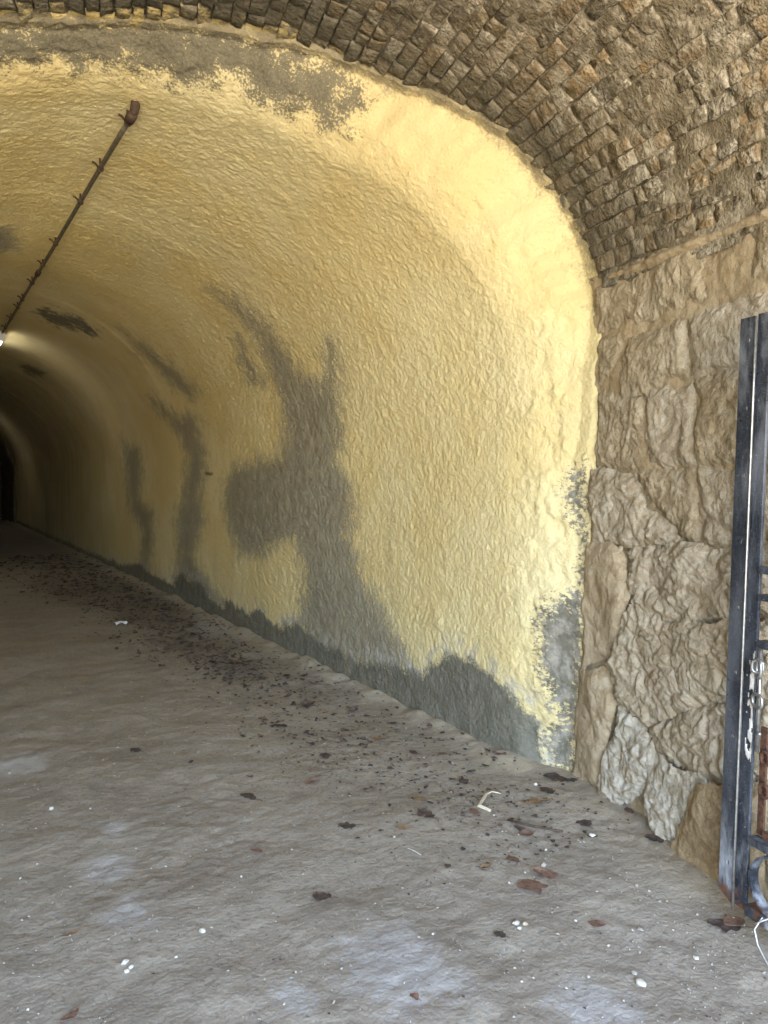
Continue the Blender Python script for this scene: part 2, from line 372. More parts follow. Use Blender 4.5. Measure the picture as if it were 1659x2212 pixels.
def mat_paint():
    m = M("black_gate_paint", .34, .5)
    z = m.sep(2)
    a, f = m.noise(9, 4, .65, m.stretch((1, 1, .35))), m.noise(120, 3, .6)
    c = m.mix(m.rng(f, .35, .7), (.012, .015, .021), (.032, .038, .05))
    chalk_sheen = m.math('MULTIPLY', m.rng(a, .42, .66), m.math('ADD', m.rng(z, .5, .1, .16, 1.0), m.rng(z, 1.3, 1.9, 0, .22)))  # worn chalk low down; the upper part is a painted sky reflection
    c = m.mix(m.math('MULTIPLY', chalk_sheen, .8), c, (.40, .42, .45))
    c = m.mix(m.rng(m.noise(260, 2), .69, .75), c, (.55, .55, .52))
    rust = m.math('MULTIPLY', m.rng(m.noise(22, 4, .65), .45, .55), m.rng(z, .16, .11))
    c = m.mix(rust, c, (.13, .05, .022))
    m.col(c)
    m.put(m.b.inputs["Roughness"], m.rng(m.noise(14, 3), .3, .7, .26, .55))
    m.bump(m.math('ADD', f, m.noise(30, 3)), .25, .004)
    return m.m

def mat_rust():
    m = M("rusty_iron", .85, .3)
    f = m.noise(60, 4, .7)
    c = m.mix(m.rng(f, .35, .65), (.055, .028, .019), (.12, .058, .032))
    c = m.mix(m.rng(m.noise(25, 3), .55, .7, 0, .6), c, (.06, .045, .04))
    m.col(c); m.bump(f, .7, .006)
    return m.m

def mat_plain(name, c0, c1, rough=.8, scale=30, metal=0.0, bump=.3):
    m = M(name, rough, .4)
    f = m.noise(scale, 4, .6)
    m.col(m.mix(m.rng(f, .35, .65), c0, c1)); m.b.inputs["Metallic"].default_value = metal
    if bump: m.bump(f, bump, .004)
    return m.m

def mat_leaf(name, c0, c1):
    m = M(name, .75, .25)
    f = m.noise(45, 4, .65)
    m.col(m.mix(m.rng(f, .35, .65), c0, c1)); m.bump(m.noise(90, 3), .5, .004)
    return m.m

def mat_glow(strength):
    m = M("lit_tube", .5)
    m.b.inputs["Base Color"].default_value = (.9, .9, .88, 1)
    m.b.inputs["Emission Color"].default_value = (1.0, .96, .90, 1)
    m.b.inputs["Emission Strength"].default_value = strength
    return m.m

MT = dict(
    lining=mat_lining(), brick=mat_brick(), mortar=mat_mortar(), wmortar=mat_stone("wall_mortar", (.34, .265, .16), (.375, .30, .19), (.285, .215, .125), (.45, .39, .28), .4, .45), ground=mat_ground(),
    s_upper=mat_stone("weathered_stone", (.31, .25, .16), (.36, .30, .205), (.235, .185, .115), (.47, .425, .33), .5),
    s_grey=mat_stone("grey_limestone", (.335, .285, .20), (.39, .335, .25), (.27, .215, .14), (.50, .455, .37), .5, .8),
    s_ochre=mat_stone("ochre_limestone", (.39, .315, .205), (.38, .31, .21), (.30, .23, .14), (.50, .44, .34), .45, .6),
    s_pale=mat_stone("pale_limestone", (.38, .345, .27), (.45, .415, .345), (.31, .26, .18), (.58, .54, .46), .75, .8),
    s_dark=mat_stone("dark_eroded_stone", (.17, .135, .085), (.22, .18, .12), (.11, .088, .055), (.34, .29, .21), .35),
    s_block=mat_stone("brown_block_stone", (.29, .215, .125), (.335, .26, .155), (.235, .17, .095), (.40, .34, .24), .3, .6),
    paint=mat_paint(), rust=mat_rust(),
    steel=mat_plain("galvanised_steel", (.27, .27, .265), (.42, .42, .41), .4, 60, .8, .2),
    flake=mat_plain("white_corrosion", (.50, .46, .40), (.72, .70, .66), .9, 40, 0, .8),
    conduit=mat_plain("dull_conduit", (.085, .072, .05), (.15, .128, .09), .6, 25, .0, .3),
    iron=mat_plain("dark_iron", (.035, .022, .015), (.075, .042, .026), .75, 60, .0, .4),
    white=mat_plain("white_enamel", (.70, .70, .67), (.80, .80, .78), .5, 20, 0, .1),
    pebble=mat_plain("white_pebble", (.40, .37, .30), (.55, .52, .45), .85, 60),
    tanpeb=mat_plain("tan_pebble", (.36, .30, .21), (.46, .40, .30), .9, 60),
    grit=mat_plain("earth_grit", (.22, .195, .155), (.42, .385, .32), .9, 35),
    leafred=mat_leaf("russet_leaf", (.125, .072, .048), (.20, .125, .088)),
    leaftan=mat_leaf("tan_leaf", (.19, .125, .068), (.27, .185, .105)),
    leafdark=mat_leaf("dark_leaf", (.050, .036, .029), (.095, .067, .053)),
    straw=mat_plain("pale_straw", (.55, .46, .30), (.66, .60, .46), .8, 60),
    string=mat_plain("white_string", (.62, .61, .60), (.75, .75, .74), .6, 60, 0, 0),
    facade=mat_stone("facade_stone", (.33, .27, .18), (.38, .32, .23), (.27, .21, .13), (.45, .40, .31), .4),
    rock=mat_stone("dark_passage_rock", (.10, .08, .05), (.13, .105, .07), (.07, .055, .035), (.17, .15, .11), .3),
)
GLOW = mat_glow(.32)
GLOW_DIM = mat_glow(.28)

# ------------------------------------------------------------------ the entrance profile (arc length table, from the right foot over the crown)
_ph = np.linspace(0, math.pi, 721)
_pu = np.concatenate([[UW], UC + HALF * np.cos(_ph), [UC - HALF]])
_pz = np.concatenate([[0], ZS + RISE * np.sin(_ph), [0]])
_ps = np.concatenate([[0], np.cumsum(np.hypot(np.diff(_pu), np.diff(_pz)))])
P_TOTAL = _ps[-1]
P_ARC0, P_ARC1 = ZS, P_TOTAL - ZS
def prof(p):
    u, z = np.interp(p, _ps, _pu), np.interp(p, _ps, _pz)
    inside = (p > P_ARC0) & (p < P_ARC1)
    cx, cz = (u - UC) / HALF ** 2, (z - ZS) / RISE ** 2
    l = np.hypot(cx, cz) + 1e-9
    nu = np.where(inside, -cx / l, np.where(p <= P_ARC0, -1.0, 1.0))       # towards the axis
    nz = np.where(inside, -cz / l, 0.0)
    return u, z, nu, nz
# where the sprayed coat starts, as v over arc length
_su = SEAM[:, 1:4] @ RX; _sv = SEAM[:, 1:4] @ AX
_sp = np.array([_ps[np.argmin((_pu - a) ** 2 + (_pz - b) ** 2)] if b > ZS else (b if a > 0 else P_TOTAL - b) for a, b in zip(_su, SEAM[:, 3])])
_o = np.argsort(_sp)
def v_seam(p): return np.interp(p, _sp[_o], _sv[_o])

# ------------------------------------------------------------------ ground
def ground_h(x, y):
    env = sstep(.4, 1.0, y) * sstep(-1.2, -.8, x)
    h = .012 * fbm(x * 2.2, y * 2.2, .3, 3) + .005 * np.abs(perlin(x * 8, y * 8, 1.7)) + .0028 * perlin(x * 19, y * 19, 4.2) * np.clip(.7 + fbm(x * 1.1, y * 1.1, 6.0, 2), .25, 1.4) + .0032 * np.abs(perlin(x * 34, y * 34, 2.2))
    h = h + .035 * np.exp(-((x - 2.77) / .10) ** 2) * np.clip(.7 + .8 * perlin(y * 2, x, 8.0) + .5 * perlin(y * 7, x * 7, 3.0), 0, 2) * sstep(2.8, 3.4, y)
    return h * env
def graded(a, b, f):
    out = [a]
    while out[-1] < b: out.append(out[-1] + f(out[-1]))
    out[-1] = b
    return np.array(out)
gx = np.concatenate([[-400, -120, -40, -12, -5, -2.5, -1.5, -1.0], np.arange(-.7, -.1, .1), np.arange(-.1, 3.12, .0125), [3.4, 4, 6, 15, 50, 150, 400]])
gy = np.concatenate([[-400, -120, -40, -15, -6, -4, -3, -2.6, -2.3, -2, -1.7, -1.4, -1, 0, .5, .8], graded(1.0, 31.0, lambda y: max(.011, y * y / 1000.0)), [34, 60, 150, 400]])
GX, GY = np.meshgrid(gx, gy, indexing='ij')
GZ = ground_h(GX, GY)
def blobs(lst):
    s = np.zeros_like(GX)
    for x, y, r in lst:
        ry = r * (1.0 if y < 5 else 1.9)
        if lst is SOIL and y < 5: s = np.maximum(s, .45 * np.exp(-(((GX - x) / (r * 1.3)) ** 2 + ((GY - y) / (r * 1.6)) ** 2))); continue
        s = np.maximum(s, np.exp(-(((GX - x) / (r * .8)) ** 2 + ((GY - y) / ry) ** 2)))
    return s
sand = np.exp(-((GX - 2.76) / .16) ** 2) * (GY > 3) + .7 * np.exp(-np.clip((UW - (GX * RX[0] + GY * RX[1])) / .35, 0, 9) ** 2) * (GY < 3.4) * (GY > .5)
g = mesh_np("ground", np.stack([GX, GY, GZ], -1), grid_faces(len(gx), len(gy)), MT['ground'],
            attrs=dict(soil=blobs(SOIL), pale=blobs(PALE), sand=np.clip(sand, 0, 1), gravel=sstep(-1.9, -2.3, GX * AX[0] + GY * AX[1])))
tag(g, kind='structure')

# ------------------------------------------------------------------ sprayed tunnel lining
XC, ZC, RT, YEND = .92, 1.75, 1.85, 28.0
QT = 2 * ZC + math.pi * RT
q = np.concatenate([np.arange(-.06, 5.25, .0085), np.arange(5.25, QT + .06, .12), [QT + .06]])
w = np.concatenate([[-.10, -.07, -.04], np.arange(-.015, .5, .0085), .5 + graded(.0, YEND - 4.6, lambda d: max(.0085, (d + 3.3) ** 2 / 2900.0))])
QQ, WW = np.meshgrid(q, w, indexing='ij')
qs = np.clip(q, 0, QT)
x0, y0, z0 = [np.interp(qs, SEAM[:, 0], SEAM[:, k]) for k in (1, 2, 3)]
y0 = y0 - .05 * sstep(1.8, 2.6, q) + .03 * fbm(q * 4, 3.3, 1.1, 3) + .016 * perlin(q * 15, 7.1, 2.2)
push = (.008 + .006 * fbm(q * 5, 1.3, 9.1, 2)) * sstep(1.6, 2.6, q)
ph = np.clip((q - ZC) / RT, 0, math.pi)
tx = XC + RT * np.cos(ph)
tz = np.where(q < ZC, q, np.where(q > QT - ZC, QT - q, ZC + RT * np.sin(ph)))
z0 = np.where(q < 0, q, np.where(q > QT, QT - q, z0))
K = np.where(w < 0, (1 - w / .5) ** 2, np.clip(1 - np.maximum(w - .07, 0) / .45, 0, 1) ** 2)
LX = tx[:, None] + (x0 - tx)[:, None] * K[None]
LZ = tz[:, None] + (z0 - tz)[:, None] * K[None]
WS = w / w[-1]
LY = y0[:, None] * (1 - WS)[None] + WS[None] * (YEND - w[-1]) + w[None]
nx = np.where(q < ZC, -1.0, np.where(q > QT - ZC, 1.0, -np.cos(ph)))[:, None] * np.ones_like(LX)
nz = np.where((q < ZC) | (q > QT - ZC), 0.0, -np.sin(ph))[:, None] * np.ones_like(LX)
# relief: slow unevenness, bay joints, sprayed lumps
dsp = .022 * fbm(LX * .8, LY * .55, LZ * .8, 2)
for yb, am in ((6.2, .007), (9.5, .008), (12.7, .022), (15.6, .014), (18.8, .016), (22.0, .015), (25.4, .04)):
    yy = LY - yb - .10 * perlin(QQ * 1.3, yb, 0.5) + .05
    part = np.clip(.55 + 1.1 * perlin(QQ * .9, yb, 7.7), .1, 1.3) * (.35 + .65 * sstep(1.2, 2.2, QQ))
    dsp += am * part * np.exp(-np.where(yy < 0, yy / .05, yy / .28) ** 2)
lump = .0035 * perlin(LX * 13, LY * 13, LZ * 13) + .0034 * perlin(LX * 31 + 9, LY * 31, LZ * 31) * np.clip(.8 + .9 * perlin(LX * 2.5, LY * 2.5, LZ * 2.5), .35, 1.5) + .0042 * perlin(LX * 52, LY * 52, LZ * 52)
blot = np.clip(perlin(LX * 5.5, LY * 5.5, LZ * 5.5 + 40) - .52, 0, 1) * .016
fade = np.clip(.9 + (LY - 3) * .12, .85, 1.3) * sstep(11.0, 6.5, LY)
dsp += lump * fade + blot * fade
# heavier folds on the flared lip
lip = np.clip(K, 0, 1) * (1 - np.clip(K, 0, 1)) * 4
dsp += lip * (.018 * fbm(LX * 6, LY * 6, LZ * 6 + 3, 3) + .012 * np.abs(perlin(LX * 13, LY * 13, LZ * 13)))
dsp += push[:, None] * np.clip(K, 0, 1)[None] * (w > -.005)[None]
LX += nx * dsp; LZ += nz * dsp
G = lambda y: 3.0 * np.log(np.maximum(y, .5) / 3.0)
def field(polys, rad=.35):
    f = np.full(QQ.shape, -rad)
    gy_ = G(LY)
    for pl in polys:
        p = np.array(pl); p = np.stack([p[:, 0], G(p[:, 1])], -1)
        lo, hi = p.min(0) - rad, p.max(0) + rad
        s = (QQ > lo[0]) & (QQ < hi[0]) & (gy_ > lo[1]) & (gy_ < hi[1])
        if s.any():
            f[s] = np.maximum(f[s], poly_sdf(QQ[s], gy_[s], p))
    return np.clip(f, -rad, rad)
damp = field(DAMP)
damp = np.maximum(damp, np.where(LY > 3.1, (.12 + .05 * perlin(LY, 1, 1) - QQ) * .8, -.35))
damp = np.where(LY < 3.02, np.minimum(damp, -.05), damp)
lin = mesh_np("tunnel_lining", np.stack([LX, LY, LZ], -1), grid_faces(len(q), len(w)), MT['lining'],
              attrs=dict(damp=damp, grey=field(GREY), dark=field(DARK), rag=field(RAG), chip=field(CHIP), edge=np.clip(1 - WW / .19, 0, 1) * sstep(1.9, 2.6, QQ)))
tag(lin, "yellow painted sprayed concrete tunnel lining with grey patches and damp foot", "tunnel")

# ------------------------------------------------------------------ dark passage and barred gate at the far end
pq = np.linspace(0, QT, 60)
pph = np.clip((pq - ZC) / RT, 0, math.pi)
sc = .955
bx = XC + RT * sc * np.cos(pph)
bz = np.where(pq < ZC, pq, np.where(pq > QT - ZC, QT - pq, ZC + RT * sc * np.sin(pph)))
bz[0] = bz[-1] = -.05
pys = np.concatenate([[YEND - .26], np.linspace(YEND - .25, YEND + 4.0, 24)])
BX, BY = np.meshgrid(bx, pys, indexing='ij'); BZ = np.repeat(bz[:, None], len(pys), 1)
n1 = .09 * fbm(BX * 1.7, BY * 1.7, BZ * 1.7, 3)
BXd = BX + np.sign(XC - BX) * n1
BXd[:, 0] = XC + (BX[:, 0] - XC) * 1.25; BZ[:, 0] = np.where(BZ[:, 0] > ZC, ZC + (BZ[:, 0] - ZC) * 1.25, BZ[:, 0])
pv = np.stack([BXd, BY, BZ - .5 * n1 * (BZ > ZC)], -1).reshape(-1, 3)
pf = grid_faces(len(pq), len(pys))
tag(mesh_np("passage_wall", pv, pf, MT['rock']), "dark unpainted rock passage beyond the end of the yellow lining", "tunnel")
fg = empty("barred_gate", (XC, YEND + 2.2, 0))
tag(fg, "dark barred iron gate closing the far end of the tunnel", "gate")
def box_mesh(name, lo, hi, mat, parent=None, loc=None, bev=0.0):
    V = [(x, y, z) for x in (lo[0], hi[0]) for y in (lo[1], hi[1]) for z in (lo[2], hi[2])]
    F = [(0, 1, 3, 2), (4, 6, 7, 5), (0, 4, 5, 1), (2, 3, 7, 6), (0, 2, 6, 4), (1, 5, 7, 3)]
    return mesh_py(name, V, F, mat, parent, loc=loc)
for i in range(17):
    x = -1.6 + i * .2
    hb = .9 + math.sqrt(max(.05, 1.70 ** 2 - x * x)) * .98 + .7
    box_mesh("bar", (x - .014, -.014, .03), (x + .014, .014, hb), MT['iron'], fg)
for z in (.12, 1.2, 2.0):
    box_mesh("rail", (-1.68, -.02, z - .025), (1.68, .022, z + .025), MT['iron'], fg)
mesh_py("back_wall", [(XC - 3, YEND + 4, -.1), (XC + 3, YEND + 4, -.1), (XC + 3, YEND + 4, 4.5), (XC - 3, YEND + 4, 4.5)], [(0, 1, 2, 3)], MT['rock'])
tag(bpy.data.objects["back_wall"], "black rock face closing the passage behind the barred gate", "wall")

# ------------------------------------------------------------------ brick vault
vault = empty("brick_vault", tuple(NV(UC, 2.2, ZS)))
tag(vault, "old brown brick barrel vault over the entrance, above the stone wall", "vault")
VL = np.array(vault.location)
def place(o):      # child of the vault, built in world space
    o.matrix_parent_inverse = Matrix.Translation(-Vector(VL)); return o
pp = np.arange(P_ARC0 - .02, P_ARC1 + .03, .02); tt = np.linspace(0, 1, 150)
PP, TT = np.meshgrid(pp, tt, indexing='ij')
VE = np.minimum(v_seam(PP) + .22, 4.45)
VV = VF + (VE - VF) * TT
u_, z_, nu_, nz_ = prof(PP)
near_seam = np.clip(1 - (v_seam(PP) - VV) / .75, 0, 1)
topleft = sstep(ZS + 1.2, ZS + 2.6, PP)
soot_ = np.clip(near_seam * .9 + topleft * .55 + .3 * fbm(PP * 2, VV * 2, 3, 2), 0, 1)
rec = -.003 - .017 * soot_ + .010 * fbm(PP * 7, VV * 7, 2, 3) * (1 - .6 * soot_)
place(mesh_np("mortar", NV(u_ + nu_ * rec, VV, z_ + nz_ * rec), grid_faces(len(pp), len(tt)), MT['mortar'], vault, attrs=dict(soot=soot_)))

# world -> picture test, only to pick which bricks are modelled one by one
cam_m = Matrix.LocRotScale(cam.location, cam.rotation_euler, None).inverted()
FPX = 1661.0
def in_frame(P, marg=40):
    c = cam_m @ Vector(P)
    if c.z > -.1: return False
    x, y = 829.5 + FPX * c.x / -c.z, 1106 - FPX * c.y / -c.z
    return -marg < x < 1659 + marg and -marg < y < 2212 + marg

NA, NB = 6, 5
def brick_geo(p0, p1, v0, v1, seed, soot, hh):
    rr = np.random.default_rng(seed)
    a = np.array([0, .035, .35, .65, .965, 1]); b = np.array([0, .08, .5, .92, 1])
    A, B = np.meshgrid(a, b, indexing='ij')
    j = .010
    cor = rr.uniform(-j, j, (2, 2, 2))
    pc = p0 + (p1 - p0) * B; vc = v0 + (v1 - v0) * A
    wgt = lambda k: (1 - A) * (1 - B) * cor[0, 0, k] + A * (1 - B) * cor[1, 0, k] + (1 - A) * B * cor[0, 1, k] + A * B * cor[1, 1, k]
    edge = np.minimum(np.minimum(A, 1 - A) * (v1 - v0), np.minimum(B, 1 - B) * (p1 - p0))
    h = hh + rr.uniform(-.006, .006) * (A - .5) * 2 + rr.uniform(-.008, .008) * (B - .5) * 2 + rr.normal(0, .0016, A.shape) - .0045 * (edge < .001)
    shr = np.where(edge < .001, 0.0, 0.0)
    P, Vv = pc + wgt(0) * .5 + rr.normal(0, .002, A.shape), vc + wgt(1) + rr.normal(0, .003, A.shape)
    def world(P, Vv, h):
        u, z, nu, nz = prof(P)
        return NV(u + nu * h, Vv, z + nz * h)
    top = world(P, Vv, h).reshape(-1, 3)
    ring = [(i, 0) for i in range(NA)] + [(NA - 1, k) for k in range(1, NB)] + [(i, NB - 1) for i in range(NA - 2, -1, -1)] + [(0, k) for k in range(NB - 2, 0, -1)]
    idx = [i * NB + k for i, k in ring]
    low = np.stack([world(P[i, k], Vv[i, k], -.06) for i, k in ring])
    V = np.concatenate([top, low])
    F = [tuple(f) for f in grid_faces(NA, NB)]
    n = len(idx); o = NA * NB
    F += [(idx[k], o + k, o + (k + 1) % n, idx[(k + 1) % n]) for k in range(n)]
    return V, F
bricks = []
p = P_ARC0 + .004; course = 0
while p < P_ARC1 - .05:
    cw = rng.uniform(.064, .090)
    p1 = min(p + cw, P_ARC1)
    v = VF + rng.uniform(-.2, 0)
    vend = v_seam((p + p1) / 2) + .10
    if p > 6.2: vend = min(vend, 4.2)
    while v < vend:
        L = rng.choice([rng.uniform(.075, .11), rng.uniform(.16, .21), rng.uniform(.11, .16)], p=[.4, .34, .26])
        a0, a1 = max(v, VF), v + L
        if a1 - a0 > .05:
            vs = float(v_seam((p + p1) / 2)); vc = (a0 + a1) / 2
            ns = max(0, min(1, 1 - (vs - vc) / .7))
            tl = float(sstep(ZS + 1.2, ZS + 2.6, np.array(p)))
            soot = float(np.clip(ns * .95 + tl * .75 + rng.normal(0, .12), 0, 1))
            spray = max(0, 1 - abs(vs - vc) / .30) * .66 + tl * max(0, 1 - (vs - vc) / .45) * .36
            g_ = .0015 + .0035 * rng.random()
            bricks.append((p + g_, p1 - g_, a0 + g_, a1 - g_, soot, spray, float(np.clip(rng.normal(.45, .28), 0, 1)), rng.normal(0, .0045) - .016 * max(0, 1 - abs(vs - vc) / .16)))
        v += L
    p = p1; course += 1
def bcentre(b):
    u, z, _, _ = prof(np.array((b[0] + b[1]) / 2)); return NV(u, (b[2] + b[3]) / 2, z)
seen, rest = [], []
for i, b in enumerate(bricks):
    c = bcentre(b)
    vis = in_frame(c, 20) and (b[2] < v_seam((b[0] + b[1]) / 2) + .03)
    (seen if vis else rest).append((float(np.linalg.norm(c - np.array([0, 0, 1.55]))), i, b))
seen.sort()
rest += seen[300:]; seen = seen[:300]
RV, RF, RS, RSP, RTI = [], [], [], [], []
off = 0
for k, (d, i, b) in enumerate(seen):
    V, F = brick_geo(b[0], b[1], b[2], b[3], 1000 + i, b[4], b[7])
    c = V.mean(0); n = len(V)
    o = mesh_py("brick", V, F, MT['brick'], vault, smooth=True, loc=tuple(c), attrs=dict(soot=[b[4]] * n, spray=[b[5]] * n, tint=[b[6]] * n))
    place(o)
for d, i, b in rest:
    V, F = brick_geo(b[0], b[1], b[2], b[3], 1000 + i, b[4], b[7])
    RV.append(V); RF.append(np.array(F) + off); off += len(V); n = len(V)
    RS += [b[4]] * n; RSP += [b[5]] * n; RTI += [b[6]] * n
if RV:
    o = mesh_np("brickwork", np.concatenate(RV), np.concatenate(RF), MT['brick'], vault, smooth=False, attrs=dict(soot=RS, spray=RSP, tint=RTI))
    o["kind"] = "stuff"; place(o)
print("bricks", len(seen), len(rest))

# ------------------------------------------------------------------ stone walls under the vault
def wall_frame(side):
    s = 1 if side > 0 else -1
    base = UW if s > 0 else UC - HALF
    return lambda h, v, z: NV(base - s * h, v, z)
def make_wall(name, side, v1, label):
    wf = wall_frame(side)
    root = empty(name, tuple(wf(0, 2.2, 0)))
    tag(root, label, "wall")
    inv = Matrix.Translation(-Vector(root.location))
    vv = np.arange(VF, v1, .012 if side > 0 else .06); zz = np.arange(-.06, ZS + .09, .012 if side > 0 else .06)
    A, B = np.meshgrid(vv, zz, indexing='ij')
    h = -.013 + .02 * fbm(A * 2.3, B * 2.3, 33.0, 2) + .012 * fbm(A * 6, B * 6, 5 + side, 3) + .007 * np.abs(perlin(A * 17, B * 17, 1)) + .003 * perlin(A * 40, B * 40, 2) + .035 * sstep(3.25, 3.05, A) * np.exp(-((B - ZS - .045 - .01 * perlin(A * 3, 1, 1)) / .022) ** 2)
    o = mesh_np("mortar", wf(h, A, B), grid_faces(len(vv), len(zz)), MT['wmortar'], root); o.matrix_parent_inverse = inv
    return root, wf, inv
def stone(root, wf, inv, poly, mat, h0, amp, kind, seed, step=.0065, rot=0.0):
    p = np.array(poly)
    lo, hi = p.min(0) - .03, p.max(0) + .03
    vv = np.arange(lo[0], hi[0], step); zz = np.arange(max(lo[1], -.05), hi[1], step)
    A, B = np.meshgrid(vv, zz, indexing='ij')
    wob = .016 * fbm(A * 9, B * 9, seed * 3.1, 3)
    sd = poly_sdf(A, B, p) + wob
    edge = sstep(-.02, .045, sd)
    # slightly turned axes so the weathering runs downwards and sideways
    c, s = math.cos(rot), math.sin(rot)
    X, Z = c * A + s * B, -s * A + c * B
    wx = X + .035 * fbm(X * 7, Z * 5, seed + 9.0, 2); wz = Z + .05 * fbm(X * 5, Z * 5, seed + 4.0, 2)
    if kind == 'lump':
        h = np.abs(perlin(wx * 6, wz * 6.5, seed)) * 1.3 + .9 * np.abs(perlin(wx * 13, wz * 14, seed + 3)) + .8 * perlin(X * 3, Z * 3, seed + 5) + .65 * np.abs(perlin(wx * 27, wz * 29, seed)) + .16 * perlin(wx * 60, wz * 60, seed) - .5 * np.clip(perlin(wx * 7, wz * 7, seed + 21) - .35, 0, 1) - .35 * np.exp(-(perlin(wx * 6.5, wz * 6, seed + 31) / .05) ** 2)
    elif kind == 'pit':
        h = .7 * perlin(X * 5, Z * 5, seed) + .6 * fbm(wx * 11, wz * 11, seed + 2, 3, .62) - .7 * np.clip(perlin(wx * 13, wz * 9, seed + 8) - .15, 0, 1) - .15 * np.exp(-(perlin(wx * 8, wz * 7, seed + 31) / .05) ** 2) + .34 * np.abs(perlin(wx * 30, wz * 28, seed)) + .2 * perlin(wx * 55, wz * 55, seed)
    else:
        h = 1.0 * perlin(X * 5, Z * 3.5, seed) + .4 * np.abs(perlin(wx * 9, wz * 6, seed + 6)) + .3 * fbm(wx * 14, wz * 12, seed + 2, 3)
    H = h0 + amp * (.5 if kind == 'lump' else .6) * h + .02 * fbm(A * 2.3, B * 2.3, 33.0, 2) - .021 * (1 - edge) ** 1.5
    keep = sd > -.022
    V = wf(H, A, B).reshape(-1, 3)
    F = grid_faces(len(vv), len(zz))
    kp = keep.reshape(-1)
    F = F[kp[F].all(1)]
    used = np.unique(F); mp = np.full(len(V), -1); mp[used] = np.arange(len(used))
    o = mesh_np("stone", V[used], mp[F], mat, root); o.matrix_parent_inverse = inv
    return o
wr, wfr, winv = make_wall("stone_wall", 1, 3.62, "weathered tan limestone wall between the yellow tunnel and the open gate")
SPEC = [('s_upper', .012, .020, 'pit', 0), ('s_dark', -.045, .034, 'pit', .3), ('s_upper', .006, .020, 'pit', 0),
        ('s_upper', .004, .018, 'pit', 0), ('s_upper', .012, .018, 'pit', .1), ('s_grey', .012, .016, 'pit', 0),
        ('s_upper', .008, .026, 'pit', 0), ('s_grey', .012, .024, 'pit', .15), ('s_upper', .010, .024, 'pit', 0),
        ('s_grey', .020, .030, 'lump', .5), ('s_upper', .014, .028, 'pit', .2), ('s_grey', .010, .024, 'pit', .1),
        ('s_ochre', .035, .034, 'flat', .1), ('s_grey', .022, .040, 'lump', .55), ('s_grey', .045, .042, 'lump', .35),
        ('s_ochre', .040, .036, 'flat', -.1), ('s_pale', .030, .042, 'lump', .2), ('s_grey', .035, .042, 'lump', .6),
        ('s_pale', .055, .040, 'lump', .3), ('s_block', .105, .017, 'pit', .4)]
for k, (poly, sp) in enumerate(zip(STONES, SPEC)):
    stone(wr, wfr, winv, poly, MT[sp[0]], sp[1], sp[2], sp[3], 11.3 + 2.7 * k, rot=sp[4])
# the same masonry goes on behind the gate, out to the mouth
for r0, r1, cuts in ((.0, .44, (2.06, 1.55, .92)), (.47, .80, (2.07, 1.75, 1.3, .92)), (.83, 1.28, (2.08, 1.6, .92)), (1.31, 1.66, (2.09, 1.72, 1.35, .92)), (1.69, 2.06, (2.10, 1.5, .92)), (2.09, 2.46, (2.10, 1.8, 1.4, .92))):
    for a, b in list(zip(cuts[:-1], cuts[1:])) + [(.90, .3), (.29, -.35), (-.36, -.9), (-.91, VF + .03)]:
        stone(wr, wfr, winv, [(b + .015, r0), (a - .015, r0), (a - .015, r1), (b + .015, r1)], MT['s_grey'], .012, .022, 'pit', 70 + a * 3 + r0, step=.02)
wl, wfl, wlinv = make_wall("stone_wall", -1, 3.85, "limestone wall of the entrance opposite the gate")
for ri in range(6):
    z0_, z1_ = ri * .41 + .01, ri * .41 + .395
    v = VF + .02 + (ri % 2) * .25
    while v < 3.7:
        L = random.uniform(.4, .62)
        stone(wl, wfl, wlinv, [(v, z0_), (min(v + L - .02, 3.8), z0_), (min(v + L - .02, 3.8), z1_), (v, z1_)], MT['s_upper'], .012, .022, 'pit', 120 + ri + v, step=.03)
        v += L

# ------------------------------------------------------------------ portal face towards the open air
fp = np.concatenate([[0], np.linspace(P_ARC0, P_ARC1, 41), [P_TOTAL]])
u_, z_, nu_, nz_ = prof(fp)
inner = NV(u_ - nu_ * .02, VF, np.where((fp == 0) | (fp == P_TOTAL), -.1, z_ - nz_ * .02))
outer_u = np.where(fp <= P_ARC0, 9.0, np.where(fp >= P_ARC1, -9.0, UC + (u_ - UC) / HALF * 8.8))
outer_z = np.where((fp == 0) | (fp == P_TOTAL), -.1, np.where(z_ <= ZS + 1e-6, 3.2, 5.6))
outer = NV(outer_u, VF, outer_z)
nf = len(fp)
FV = np.concatenate([inner, outer, inner + AX * .0, outer + AX * 1.2])
FF = [(i, i + 1, nf + i + 1, nf + i) for i in range(nf - 1)] + [(nf + i, nf + i + 1, 3 * nf + i + 1, 3 * nf + i) for i in range(nf - 1)]
tag(mesh_py("portal_wall", FV, FF, MT['facade']), "stone portal wall around the tunnel mouth", "wall")

